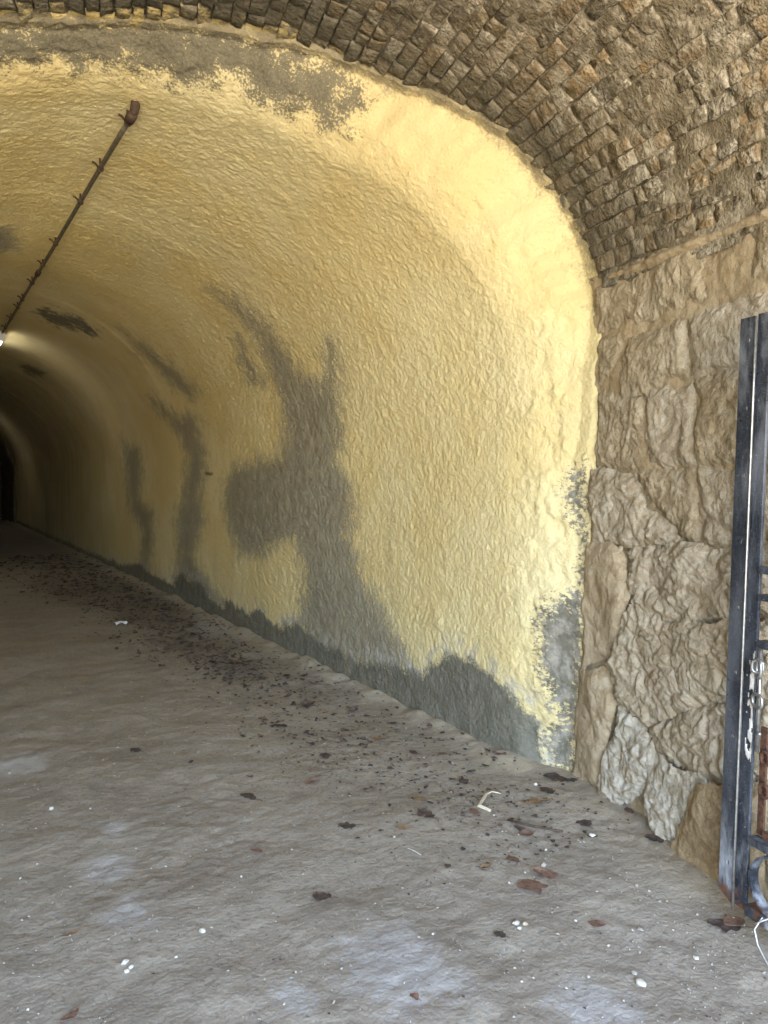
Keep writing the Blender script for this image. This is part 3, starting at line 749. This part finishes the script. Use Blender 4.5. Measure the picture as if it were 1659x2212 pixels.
# ------------------------------------------------------------------ conduit along the crown
def tube(pts, rad, seg=10, closed=False, cap=True):
    pts = [Vector(p) for p in pts]; n = len(pts); V, F = [], []
    rads = rad if isinstance(rad, (list, tuple)) else [rad] * n
    prev = None
    for i, p in enumerate(pts):
        if closed: t = (pts[(i + 1) % n] - pts[i - 1]).normalized()
        else: t = (pts[min(i + 1, n - 1)] - pts[max(i - 1, 0)]).normalized()
        if prev is None:
            ref = Vector((0, 0, 1)) if abs(t.z) < .9 else Vector((1, 0, 0))
            a = t.cross(ref).normalized()
        else:
            a = (prev - t * prev.dot(t)).normalized()
        prev = a
        b = t.cross(a)
        for k in range(seg):
            an = 2 * math.pi * k / seg
            V.append(p + (a * math.cos(an) + b * math.sin(an)) * rads[i])
    m = n if closed else n - 1
    for i in range(m):
        for k in range(seg):
            i2 = (i + 1) % n
            F.append((i * seg + k, i * seg + (k + 1) % seg, i2 * seg + (k + 1) % seg, i2 * seg + k))
    if cap and not closed:
        F.append(tuple(range(seg))[::-1]); F.append(tuple((n - 1) * seg + k for k in range(seg)))
    return V, F
def join(*geos):
    V, F = [], []
    for v, f in geos:
        o = len(V); V += list(v); F += [tuple(i + o for i in ff) for ff in f]
    return V, F
PX_, PZ_ = 1.062, 3.535
cd = empty("conduit_pipe", (PX_, BRK[0], PZ_))
tag(cd, "thin dark conduit pipe clipped along the crown of the yellow vault", "pipe")
V, F = tube([(0, t, .004 * math.sin(t * 1.7)) for t in np.linspace(.05, 11.9 - BRK[0], 30)], .0145, 12)
mesh_py("pipe", V, F, MT['conduit'], cd, smooth=True)
V, F = join(tube([(0, -.03, .0), (0, -.02, .0), (0, .05, 0), (0, .06, 0)], [.017, .028, .028, .02], 12), tube([(0, .0, .0), (.01, -.02, .02), (.014, -.03, .05), (.015, -.034, .085)], [.018, .024, .026, .022], 12))
mesh_py("end_fitting", V, F, MT['iron'], cd, smooth=True)
for i, yb in enumerate(BRK + [11.5]):
    y = yb - BRK[0] + (.09 if i == 0 else 0)
    ring = tube([(0.018 * math.cos(t), y, .018 * math.sin(t)) for t in np.linspace(0, 2 * math.pi, 15)[:-1]], .0045, 6, closed=True)
    tab = tube([(-.015, y, .012), (-.036, y - .01, .026), (-.052, y - .012, .03)], .0065, 6)
    stud = tube([(0, y, .02), (0, y, .075)], .007, 6)
    V, F = join(ring, tab, stud)
    mesh_py("bracket", V, F, MT['iron'], cd, smooth=True)
V, F = tube([(0, 8.2 - BRK[0], 0), (0, 8.21 - BRK[0], 0), (0, 8.33 - BRK[0], 0), (0, 8.34 - BRK[0], 0)], [.017, .024, .024, .017], 10)
mesh_py("coupling", V, F, MT['iron'], cd, smooth=True)

# ------------------------------------------------------------------ strip lamps
def strip_lamp(y, label, glow):
    L = empty("strip_lamp", (PX_ - .01, y, 3.60))
    tag(L, label, "lamp", "strip lamps under the crown")
    V = [(sx * w_, yy, z) for yy in (0, 1.25) for sx, w_, z in ((-1, .055, -.09), (1, .055, -.09), (1, .04, -.03), (-1, .04, -.03))]
    F = [(0, 1, 2, 3), (4, 7, 6, 5), (0, 4, 5, 1), (1, 5, 6, 2), (2, 6, 7, 3), (3, 7, 4, 0)]
    mesh_py("housing", V, F, MT['white'], L)
    V, F = tube([(0, .012, -.128), (0, 1.238, -.128)], .036, 14)
    mesh_py("tube_light", V, F, glow, L, smooth=True)
    for yy in (.0, 1.22):
        box_mesh("end_cap", (-.045, yy - .012, -.170), (.045, yy + .012, -.0905), MT['white'], L)
    for yy in (.25, 1.0):
        V, F = tube([(0, yy, -.028), (0, yy, .05)], .008, 8); mesh_py("hanger", V, F, MT['iron'], L)
strip_lamp(12.0, "lit white strip lamp at the end of the conduit", GLOW)
strip_lamp(24.0, "unseen strip lamp added to light the far end of the tunnel", GLOW_DIM)  # out of view, put in to brighten the far ring of the lining

# ------------------------------------------------------------------ open iron gate leaf
GU = 1.98
gate = empty("iron_gate", tuple(NV(GU, 1.5, 0)))
tag(gate, "black painted iron gate leaf standing open against the stone wall", "gate")
ginv = Matrix.Translation(-Vector(gate.location))
LEAN = -.0242
def gv(u, v, z):       # gate space -> world; the leaf leans a little
    return tuple(NV(u, v + LEAN * (z - .1), z))
def gbox(name, u0, u1, v0, v1, z0_, z1_, mat, parent=None):
    V = [gv(u, v, z) for u in (u0, u1) for v in (v0, v1) for z in (z0_, z1_)]
    F = [(0, 1, 3, 2), (4, 6, 7, 5), (0, 4, 5, 1), (2, 3, 7, 6), (0, 2, 6, 4), (1, 5, 7, 3)]
    me_o = mesh_py(name, V, F, mat, gate)
    bm = bmesh.new(); bm.from_mesh(me_o.data)
    bmesh.ops.bevel(bm, geom=list(bm.edges), offset=.0022, segments=2, affect='EDGES', profile=.6)
    bm.to_mesh(me_o.data); bm.free()
    me_o.matrix_parent_inverse = ginv
    return me_o
def gpart(name, V, F, mat, smooth=True):
    o = mesh_py(name, [gv(*v) for v in V], F, mat, gate, smooth=smooth); o.matrix_parent_inverse = ginv; return o
# meeting strip with bolt holes
def strip():
    v0, v1, zb, zt, th = 2.036, 2.096, .085, 2.072, .007
    holes = [zt - .075 - k * .222 for k in range(9)]
    holes = [h for h in holes if h > zb + .1]
    hw = .03; pts, faces = [], []
    def P(v, z):
        pts.append((v, z)); return len(pts) - 1
    segs = []; top = zt
    for hz in holes:
        segs.append(('r', hz + hw, top)); segs.append(('h', hz - hw, hz + hw)); top = hz - hw
    segs.append(('r', zb, top))
    vm = (v0 + v1) / 2
    for ty, a, b in segs:
        if ty == 'r':
            if b == zt: faces.append((P(v0, a), P(vm, a), P(v1, a), P(v1, b), P(vm, b), P(v0, b)))
            elif a == zb:   # rusted away towards the outer corner
                faces.append((P(v0, a), P(vm, a + .014), P(v1, a + .034), P(v1, b), P(vm, b), P(v0, b)))
            else: faces.append((P(v0, a), P(vm, a), P(v1, a), P(v1, b), P(vm, b), P(v0, b)))
        else:
            zc = (a + b) / 2; cv = vm - .008
            outr = [P(v1, zc), P(v1, b), P(vm, b), P(v0, b), P(v0, zc), P(v0, a), P(vm, a), P(v1, a)]
            inn = [P(cv + .0068 * math.cos(k * math.pi / 4), zc + .0085 * math.sin(k * math.pi / 4)) for k in range(8)]
            for k in range(8): faces.append((outr[k], outr[(k + 1) % 8], inn[(k + 1) % 8], inn[k]))
    # weld, then give thickness
    key = {}; mp = []
    uniq = []
    for v, z in pts:
        k = (round(v, 4), round(z, 4))
        if k not in key: key[k] = len(uniq); uniq.append((v, z))
        mp.append(key[k])
    faces = [tuple(mp[i] for i in f) for f in faces]
    n = len(uniq)
    V = [(GU - th, v, z) for v, z in uniq] + [(GU, v, z) for v, z in uniq]
    cnt = {}
    for f in faces:
        for a, b in zip(f, f[1:] + f[:1]): cnt[tuple(sorted((a, b)))] = cnt.get(tuple(sorted((a, b))), 0) + 1
    F = list(faces) + [tuple(i + n for i in f[::-1]) for f in faces]
    for (a, b), c in cnt.items():
        if c == 1: F.append((a, b, b + n, a + n))
    return V, F
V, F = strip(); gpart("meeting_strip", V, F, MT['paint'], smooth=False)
V, F = tube([(GU - .006, 2.031, z) for z in np.linspace(.07, 2.07, 8)], .0038, 8); gpart("bright_edge", V, F, MT['steel'])  # bright rounded edge of the strip, laid on as a pale bead
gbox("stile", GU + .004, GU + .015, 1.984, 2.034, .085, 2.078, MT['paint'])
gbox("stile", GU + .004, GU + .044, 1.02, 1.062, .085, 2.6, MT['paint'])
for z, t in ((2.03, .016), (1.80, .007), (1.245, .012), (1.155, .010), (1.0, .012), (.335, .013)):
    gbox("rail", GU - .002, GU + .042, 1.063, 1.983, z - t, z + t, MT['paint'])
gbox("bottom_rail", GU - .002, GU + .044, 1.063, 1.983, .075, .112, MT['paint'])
for z0_, z1_ in ((1.27, 1.70), (1.17, 1.23), (1.015, 1.14)):
    gbox("rust_flat", GU + .046, GU + .053, 1.935, 1.978, z0_, z1_, MT['rust'])
gbox("rust_flat", GU + .036, GU + .044, 1.955, 1.983, .352, .72, MT['rust'])
gbox("rust_rail", GU + .020, GU + .038, 1.2, 1.944, .352, .378, MT['rust'])
for v in (1.75, 1.52, 1.29):
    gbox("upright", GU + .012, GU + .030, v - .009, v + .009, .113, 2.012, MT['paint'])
def band_ring(cv, cz, r, t=.008, wd=.036, n=40):
    V, F = [], []
    for k in range(n):
        a = 2 * math.pi * k / n
        for rr, uu in ((r, GU - .0), (r, GU + wd), (r - t, GU + wd), (r - t, GU - .0)):
            V.append((uu, cv + rr * math.cos(a), cz + rr * math.sin(a)))
    for k in range(n):
        for j in range(4):
            F.append((k * 4 + j, k * 4 + (j + 1) % 4, ((k + 1) % n) * 4 + (j + 1) % 4, ((k + 1) % n) * 4 + j))
    return V, F
for cv, cz, r in ((1.872, .217, .103), (1.872, 1.90, .104), (1.635, .217, .103), (1.40, .217, .103), (1.635, 1.90, .104), (1.40, 1.90, .104)):
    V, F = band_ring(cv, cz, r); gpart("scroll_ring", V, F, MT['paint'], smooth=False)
# corroded lock side: flaking patch, keeper rod, shackles, old staples
zz_ = np.linspace(.60, .975, 76); vv_ = np.linspace(1.9855, 2.0245, 9)
PV, PZ2 = np.meshgrid(vv_, zz_, indexing='ij')
keepn = .55 - (PV - 1.9855) / .039 + .75 * fbm(PV * 60, PZ2 * 22, 3.3, 3) - 4 * np.clip(np.abs(PZ2 - .80) - .13, 0, 1)
hh_ = GU + .0035 - .0035 * np.clip(keepn, 0, .6) + .0012 * perlin(PV * 300, PZ2 * 160, 1.0)
F = [tuple(f) for f in grid_faces(9, 76) if keepn.reshape(-1)[f].mean() > .06]
V = list(zip(hh_.ravel(), PV.ravel(), PZ2.ravel()))
gpart("corroded_patch", V, F, MT['flake'])
V, F = tube([(GU + .012, 1.972, .64), (GU + .012, 1.972, .985)], .006, 8); gpart("keeper_rod", V, F, MT['steel'])
V, F = tube([(GU + .012, 1.97, .70), (GU - .006, 1.955, .705), (GU - .002, 1.945, .71)], .0055, 8); gpart("hook", V, F, MT['steel'])
def oval(c, a, b, tilt, r, n=20):
    pts = []
    for k in range(n):
        t = 2 * math.pi * k / n
        y, z = a * math.copysign(abs(math.cos(t)) ** .75, math.cos(t)), b * math.copysign(abs(math.sin(t)) ** .75, math.sin(t))
        pts.append((c[0] + y * math.sin(tilt), c[1] + y * math.cos(tilt), c[2] + z))
    return tube(pts, r, 8, closed=True)
V, F = oval((GU - .012, 1.955, .925), .022, .030, .5, .006); gpart("shackle", V, F, MT['steel'])
V, F = oval((GU - .004, 1.968, .928), .017, .020, -.6, .0055); gpart("chain_link", V, F, MT['steel'])
V, F = oval((GU - .006, 1.962, .815), .025, .021, .2, .006); gpart("shackle", V, F, MT['steel'])
for z in (.625, .515):
    V, F = oval((GU + .022, 1.945, z), .019, .019, .1, .0075, 16); gpart("staple", V, F, MT['rust'])
for v in (1.10, 1.10):
    pass
V, F = [], []
pts = [(GU - .008, 1.90, .112), (GU - .012, 1.905, .10), (GU - .015, 1.925, .06), (GU - .02, 1.905, .02), (GU - .04, 1.86, .010), (GU - .07, 1.80, .009)]
cr = []
for i in range(len(pts) - 1):
    for t in (0, .33, .66): cr.append(tuple(pts[i][k] + (pts[i + 1][k] - pts[i][k]) * t for k in range(3)))
cr.append(pts[-1])
V, F = tube([NV(c[0], c[1], c[2]) for c in cr], .0022, 6)
V2, F2 = tube([NV(*c) for c in [(GU - .010, 1.93, .075), (GU - .014, 1.895, .105), (GU - .010, 1.86, .135), (GU - .006, 1.83, .15)]], .0026, 6)
V, F = join((V, F), (V2, F2))
tag(mesh_py("string_scrap", V, F, MT['string'], smooth=True), "frayed white string scrap caught on the foot of the gate", "string")

# ------------------------------------------------------------------ things lying on the floor
def gz(x, y): return float(ground_h(np.array(float(x)), np.array(float(y))))
def leaf_geo(L, W, kind, seed, curl):
    rr = random.Random(seed)
    n = 9
    prof_ = []
    for k in range(n + 1):
        t = k / n
        wv = W * .5 * math.sin(math.pi * min(1, t * .96 + .03)) ** .8
        if kind == 'lobed': wv *= .72 + .55 * abs(math.sin(t * math.pi * 2.6 + .4)) * (1 if t < .9 else .4)
        prof_.append((t, wv))
    V, F = [], []
    fl = rr.uniform(-.12, .12)
    for t, wv in prof_:
        for s in (-1, -.5, 0, .5, 1):
            ww = wv * s * (1 + rr.uniform(-.16, .16))
            z = curl * (abs(s) ** 1.6) * (.6 + .6 * math.sin(t * 5 + seed)) * L + .03 * L * (1 - abs(s)) * .3 + rr.uniform(0, .007) * L
            V.append((ww + fl * L * math.sin(t * 3), (t - .5) * L, z))
    m = len(V)
    V += [(x, y, z - .0009) for x, y, z in V]
    top = []
    for i in range(n):
        for j in range(4): top.append((i * 5 + j, i * 5 + j + 1, (i + 1) * 5 + j + 1, (i + 1) * 5 + j))
    F = top + [tuple(i + m for i in f[::-1]) for f in top]
    ring = [i * 5 for i in range(n + 1)] + [n * 5 + j for j in range(1, 5)] + [i * 5 + 4 for i in range(n - 1, -1, -1)] + [j for j in range(3, 0, -1)]
    F += [(ring[k], ring[(k + 1) % len(ring)], ring[(k + 1) % len(ring)] + m, ring[k] + m) for k in range(len(ring))]
    stem = tube([(0, -.5 * L, .004), (.01 * L, -.68 * L, .007), (.05 * L, -.9 * L, .004)], .0013, 5)
    return join((V, F), stem)
LEAFSPEC = {
 0: (.125, .095, 'lobed', 'leafred', 1.9, "large russet lobed leaf with a pale rib, biggest on the floor"),
 1: (.10, .065, 'oval', 'leafred', 1.3, "russet leaf tucked just behind the largest lobed leaf"),
 2: (.075, .035, 'oval', 'leaftan', 2.4, "narrow orange-brown leaf lying alone before the larger russet pair"),
 3: (.07, .055, 'oval', 'leafred', 1.7, "rounded reddish leaf beside a black twig in mid floor"),
 4: (.07, .04, 'oval', 'leaftan', 1.2, "small tan leaf lying out on the floor beside a straw"),
 5: (.15, .065, 'lobed', 'leaftan', 1.6, "long tan lobed leaf near the foot of the tunnel corner"),
 6: (.085, .05, 'lobed', 'leaftan', 1.2, "tan leaf among dark litter, farther in than the pale curled bark"),
 7: (.10, .07, 'lobed', 'leafdark', .6, "broad brown crumpled leaf in the litter band left of the bark curl"),
 8: (.07, .045, 'oval', 'leafred', .3, "reddish leaf beside the pale curled bark strip"),
 9: (.085, .06, 'lobed', 'leafdark', 1.1, "dark grey crumpled leaf alone before the brown block stone"),
 10: (.09, .06, 'lobed', 'leafdark', .2, "dark curled leaf midway between tunnel corner and gate"),
 11: (.06, .04, 'oval', 'leafred', 1.2, "small brown leaf on open floor closest before the gate"),
 12: (.045, .035, 'lobed', 'leafdark', .8, "tiny dark leaf on open floor left of the white pebble pair"),
 13: (.11, .07, 'lobed', 'leafdark', 1.4, "dark leaf in the small heap under the gate corner"),
 14: (.12, .09, 'lobed', 'leafdark', 1.2, "dark leaf heaped against the corner of lining and stone wall"),
 15: (.06, .04, 'oval', 'leafred', .2, "small reddish leaf against the foot of the limestone wall"),
 16: (.035, .025, 'oval', 'leafred', .7, "small brown leaf at the lower edge of the floor"),
 22: (.10, .05, 'lobed', 'leafdark', 1.0, "dark leaf with a long stem alone in the middle of the floor"),
 24: (.065, .022, 'oval', 'leaftan', 2.2, "slim tan leaf alone on the pale left part of the floor"),
 25: (.075, .05, 'lobed', 'leafdark', 1.2, "flat dark leaf alone on the open middle foreground floor"),
 30: (.11, .05, 'lobed', 'leafdark', 1.0, "dark stemmed leaf at the inner edge of the litter band"),
 31: (.09, .06, 'oval', 'leaftan', 1.0, "orange-brown leaf close to the damp foot of the wall"),
 17: (.07, .05, 'oval', 'leafred', .4, "reddish-brown leaf between the rounded reddish leaf and the russet pair"),
 23: (.08, .05, 'lobed', 'leafdark', .9, "dark leaf lying alone far left on the floor"),
 26: (.08, .055, 'lobed', 'leafdark', 1.5, "crumpled black leaf left of the small tan leaf by the straw"),
 32: (.06, .03, 'oval', 'leafred', 2.6, "brown leaf at the lower left corner of the floor"),
 33: (.05, .03, 'oval', 'leafred', 1.2, "small brown leaf on open floor between stemmed and flat dark leaves"),
 34: (.09, .06, 'lobed', 'leafdark', .5, "dark leaf just behind the long tan lobed leaf"),
 36: (.05, .035, 'oval', 'leafdark', .1, "little dark leaf at the foot of the brown block stone"),
 38: (.07, .05, 'lobed', 'leafdark', 2.1, "dark leaf in the corner heap touching the ochre stone"),
 35: (.09, .06, 'oval', 'leafred', 2.0, "brown rounded leaf in the small heap under the gate corner"),
}
for i, (x, y) in enumerate(LEAF):
    if i in LEAFSPEC:
        L, W, kd, mt, rz, lab = LEAFSPEC[i]; grp = None
    else:
        L, W, kd = random.uniform(.05, .085), random.uniform(.035, .055), random.choice(['lobed', 'oval'])
        mt = random.choice(['leafdark', 'leafdark', 'leafred']); rz = random.uniform(0, 6.28)
        lab, grp = "small dark dead leaf scattered in the litter along the tunnel wall", "dead leaves in the litter band"
    V, F = leaf_geo(L, W, kd, 40 + i, random.uniform(.02, .11))
    o = mesh_py("dead_leaf", V, F, MT[mt], smooth=False)
    o.location = (x, y, gz(x, y) + .004); o.rotation_euler = (random.uniform(-.06, .06), random.uniform(-.06, .06), rz - R(31))
    tag(o, lab, "leaf", grp)

def pebble_geo(r, seed, sub=2):
    bm = bmesh.new(); bmesh.ops.create_icosphere(bm, subdivisions=sub, radius=1)
    rr = random.Random(seed); s = (r * rr.uniform(.8, 1.3), r * rr.uniform(.7, 1.1), r * rr.uniform(.5, .8))
    for v in bm.verts:
        n = float(perlin(v.co.x * 1.4 + seed, v.co.y * 1.4, v.co.z * 1.4))
        v.co = Vector((v.co.x * s[0], v.co.y * s[1], v.co.z * s[2])) * (1 + .38 * n)
    me = bpy.data.meshes.new("pebble"); bm.to_mesh(me); bm.free()
    return me
PEBLAB = {3: (.020, "largest white pebble, sharp edged, on the lower floor before the gate"), 4: (.010, "small white pebble just behind the largest white one"),
          5: (.013, "round white pebble below the foot of the gate"), 0: (.014, "upper white pebble of the close pair in the foreground"),
          1: (.011, "lower white pebble of the close pair in the foreground"), 2: (.013, "tan pebble touching the white pair in the foreground"),
          8: (.016, "flat white pebble just behind the russet leaves"), 7: (.016, "white angular pebble between the dark leaf and the reddish leaf"),
          9: (.014, "white pebble near the long tan leaf by the tunnel corner"), 20: (.016, "single white pebble alone in the left foreground"),
          17: (.013, "topmost of three clustered white pebbles in the left foreground"), 18: (.013, "rightmost of three clustered white pebbles in the left foreground"),
          19: (.013, "lowest of three clustered white pebbles in the left foreground"), 16: (.013, "white pebble beside the pale patch on the left floor")}
for i, (x, y) in enumerate(PEB):
    rad, lab = PEBLAB.get(i, (random.uniform(.0055, .008), "tiny pale pebble lying singly on the earth floor"))
    rad *= .78; me = pebble_geo(rad, i * 3.3); me.materials.append(MT['tanpeb' if i in (2, 12, 11) else 'pebble'])
    me.polygons.foreach_set("use_smooth", np.full(len(me.polygons), i % 3 == 0))
    o = link(bpy.data.objects.new("pebble", me)); o.location = (x, y, gz(x, y) + rad * .35); o.rotation_euler = (0, 0, random.uniform(0, 6))
    tag(o, lab, "pebble", None if i in PEBLAB else "pebbles on the floor")

def flat_strip(pts, wd, th, mat, name, label, cat):
    V, F = [], []
    n = len(pts)
    for i, (x, y, z) in enumerate(pts):
        a, b = pts[max(i - 1, 0)], pts[min(i + 1, n - 1)]
        t = Vector((b[0] - a[0], b[1] - a[1], 0)).normalized(); s = Vector((-t.y, t.x, 0)) * wd * .5 * (1 if 0 < i < n - 1 else .5)
        for k, h in ((1, 0), (-1, .3 * wd), (-1, .3 * wd - th), (1, -th)): V.append((x + s.x * k, y + s.y * k, z + h))
    for i in range(n - 1):
        for j in range(4): F.append((i * 4 + j, i * 4 + (j + 1) % 4, (i + 1) * 4 + (j + 1) % 4, (i + 1) * 4 + j))
    F += [(0, 1, 2, 3), tuple((n - 1) * 4 + j for j in (3, 2, 1, 0))]
    tag(mesh_py(name, V, F, mat), label, cat)
m_ = MISC
flat_strip([(*m_['curl4'], .012), (*m_['curl1'], .016), (*m_['curl2'], .028), (2.33, 2.84, .034), (*m_['curl3'], .026)], .017, .004, MT['straw'], "bark_strip", "pale curled bark strip lying bent among dark leaves", "bark")
flat_strip([(*m_['straw1'], .012), (1.712, 2.575, .013), (*m_['straw2'], .012)], .006, .002, MT['string'], "straw", "thin pale straw lying alone on open floor", "straw")
V, F = tube([(2.23, 2.60, .012), (2.26, 2.53, .013), (2.33, 2.42, .014), (2.36, 2.39, .012)], .005, 6)
tag(mesh_py("twig", V, F, MT['leafdark'], smooth=True), "short black twig beside the rounded reddish leaf", "twig")
lx, ly = m_['lit']
V, F = [], []
for i in range(5):
    for j in range(4): V.append((lx + (i - 2) * .03, ly + (j - 1.5) * .03, gz(lx, ly) + .010 + .025 * abs(math.sin(i * 2.1 + j * 1.3))))
F = [(i * 4 + j, i * 4 + j + 1, (i + 1) * 4 + j + 1, (i + 1) * 4 + j) for i in range(4) for j in range(3)]
n = len(V); V += [(a, b, c - .003) for a, b, c in V]; F += [tuple(k + n for k in f[::-1]) for f in F]
tag(mesh_py("paper_scrap", V, F, MT['string']), "crumpled white paper scrap on the floor deep inside the tunnel", "paper")

# loose litter and grit nobody could count
def flakes(name, xs, ys, sizes, mat, label, cat, thick=.4):
    n = len(xs); hz = ground_h(xs, ys)
    k = 5
    ang = rng.uniform(0, 6.28, n)[:, None] + np.linspace(0, 2 * math.pi, k, endpoint=False)[None] + rng.normal(0, .25, (n, k))
    rad = sizes[:, None] * rng.uniform(.5, 1.1, (n, k)); el = rng.uniform(.3, 1, n)[:, None]; th = rng.uniform(0, 6.28, n)[:, None]
    a, b = rad * np.cos(ang), rad * np.sin(ang) * el
    X = xs[:, None] + a * np.cos(th) - b * np.sin(th); Y = ys[:, None] + a * np.sin(th) + b * np.cos(th)
    Z = hz[:, None] + .003 + np.abs(rng.normal(0, .25, (n, k))) * sizes[:, None]
    ring = np.stack([X, Y, Z], -1)
    apex = np.stack([xs, ys, hz + .004 + sizes * thick], -1)[:, None]
    V = np.concatenate([ring, apex], 1).reshape(-1, 3)
    base = (np.arange(n) * (k + 1))[:, None, None]
    F = base + np.array([[j, (j + 1) % k, k] for j in range(k)])[None]
    o = mesh_np(name, V, F.reshape(-1, 3), mat, smooth=False)
    return tag(o, label, cat, kind='stuff')
def band(n, spread=1.0):
    t = rng.random(n) ** 1.25
    yy = 2.3 + t * 14
    xx = np.interp(yy, [2.3, 3, 4, 6, 9, 14, 20], [2.25, 2.3, 2.2, 2.3, 2.3, 2.1, 2.0]) + rng.normal(0, 1, n) * np.interp(yy, [2.3, 4, 9, 17], [.33, .32, .36, .5]) * spread
    return xx, yy
xx, yy = band(3600); s = (xx < 2.74)
flakes("leaf_litter", xx[s], yy[s], np.interp(yy[s], [2, 5, 16], [.008, .014, .032]) * rng.lognormal(0, .45, s.sum()), MT['leafdark'], "dark broken leaf litter strewn along the right side of the floor", "litter", .12)
cx = np.concatenate([[c[0] + rng.normal(0, c[2] * .45, 170) for c in SOIL if c[1] > 5]]).ravel(); cy = np.concatenate([[c[1] + rng.normal(0, c[2] * (.33 if c[1] < 5 else 1.0), 170) for c in SOIL if c[1] > 5]]).ravel()
s = (cx < 2.72)
flakes("leaf_litter", cx[s], cy[s], np.interp(cy[s], [2, 5, 16], [.007, .015, .034]) * rng.lognormal(0, .4, s.sum()), MT['leafdark'], "dark rotted leaf crumbs lying in patches on the floor", "litter", .12)
xs = rng.uniform(-.1, 2.7, 1800); ys = 1.2 + 5 * rng.random(1800) ** 1.5
flakes("dark_crumbs", xs, ys, .0027 * rng.lognormal(0, .5, 1800), MT['leafdark'], "tiny dark crumbs scattered over the earth floor", "litter", .3)
xs = rng.uniform(-.1, 2.75, 5000); ys = 1.2 + 6 * rng.random(5000) ** 1.6
flakes("gravel", xs, ys, .0030 * rng.lognormal(0, .5, 5000), MT['grit'], "tiny pale grit scattered over the earth floor", "gravel", .6)
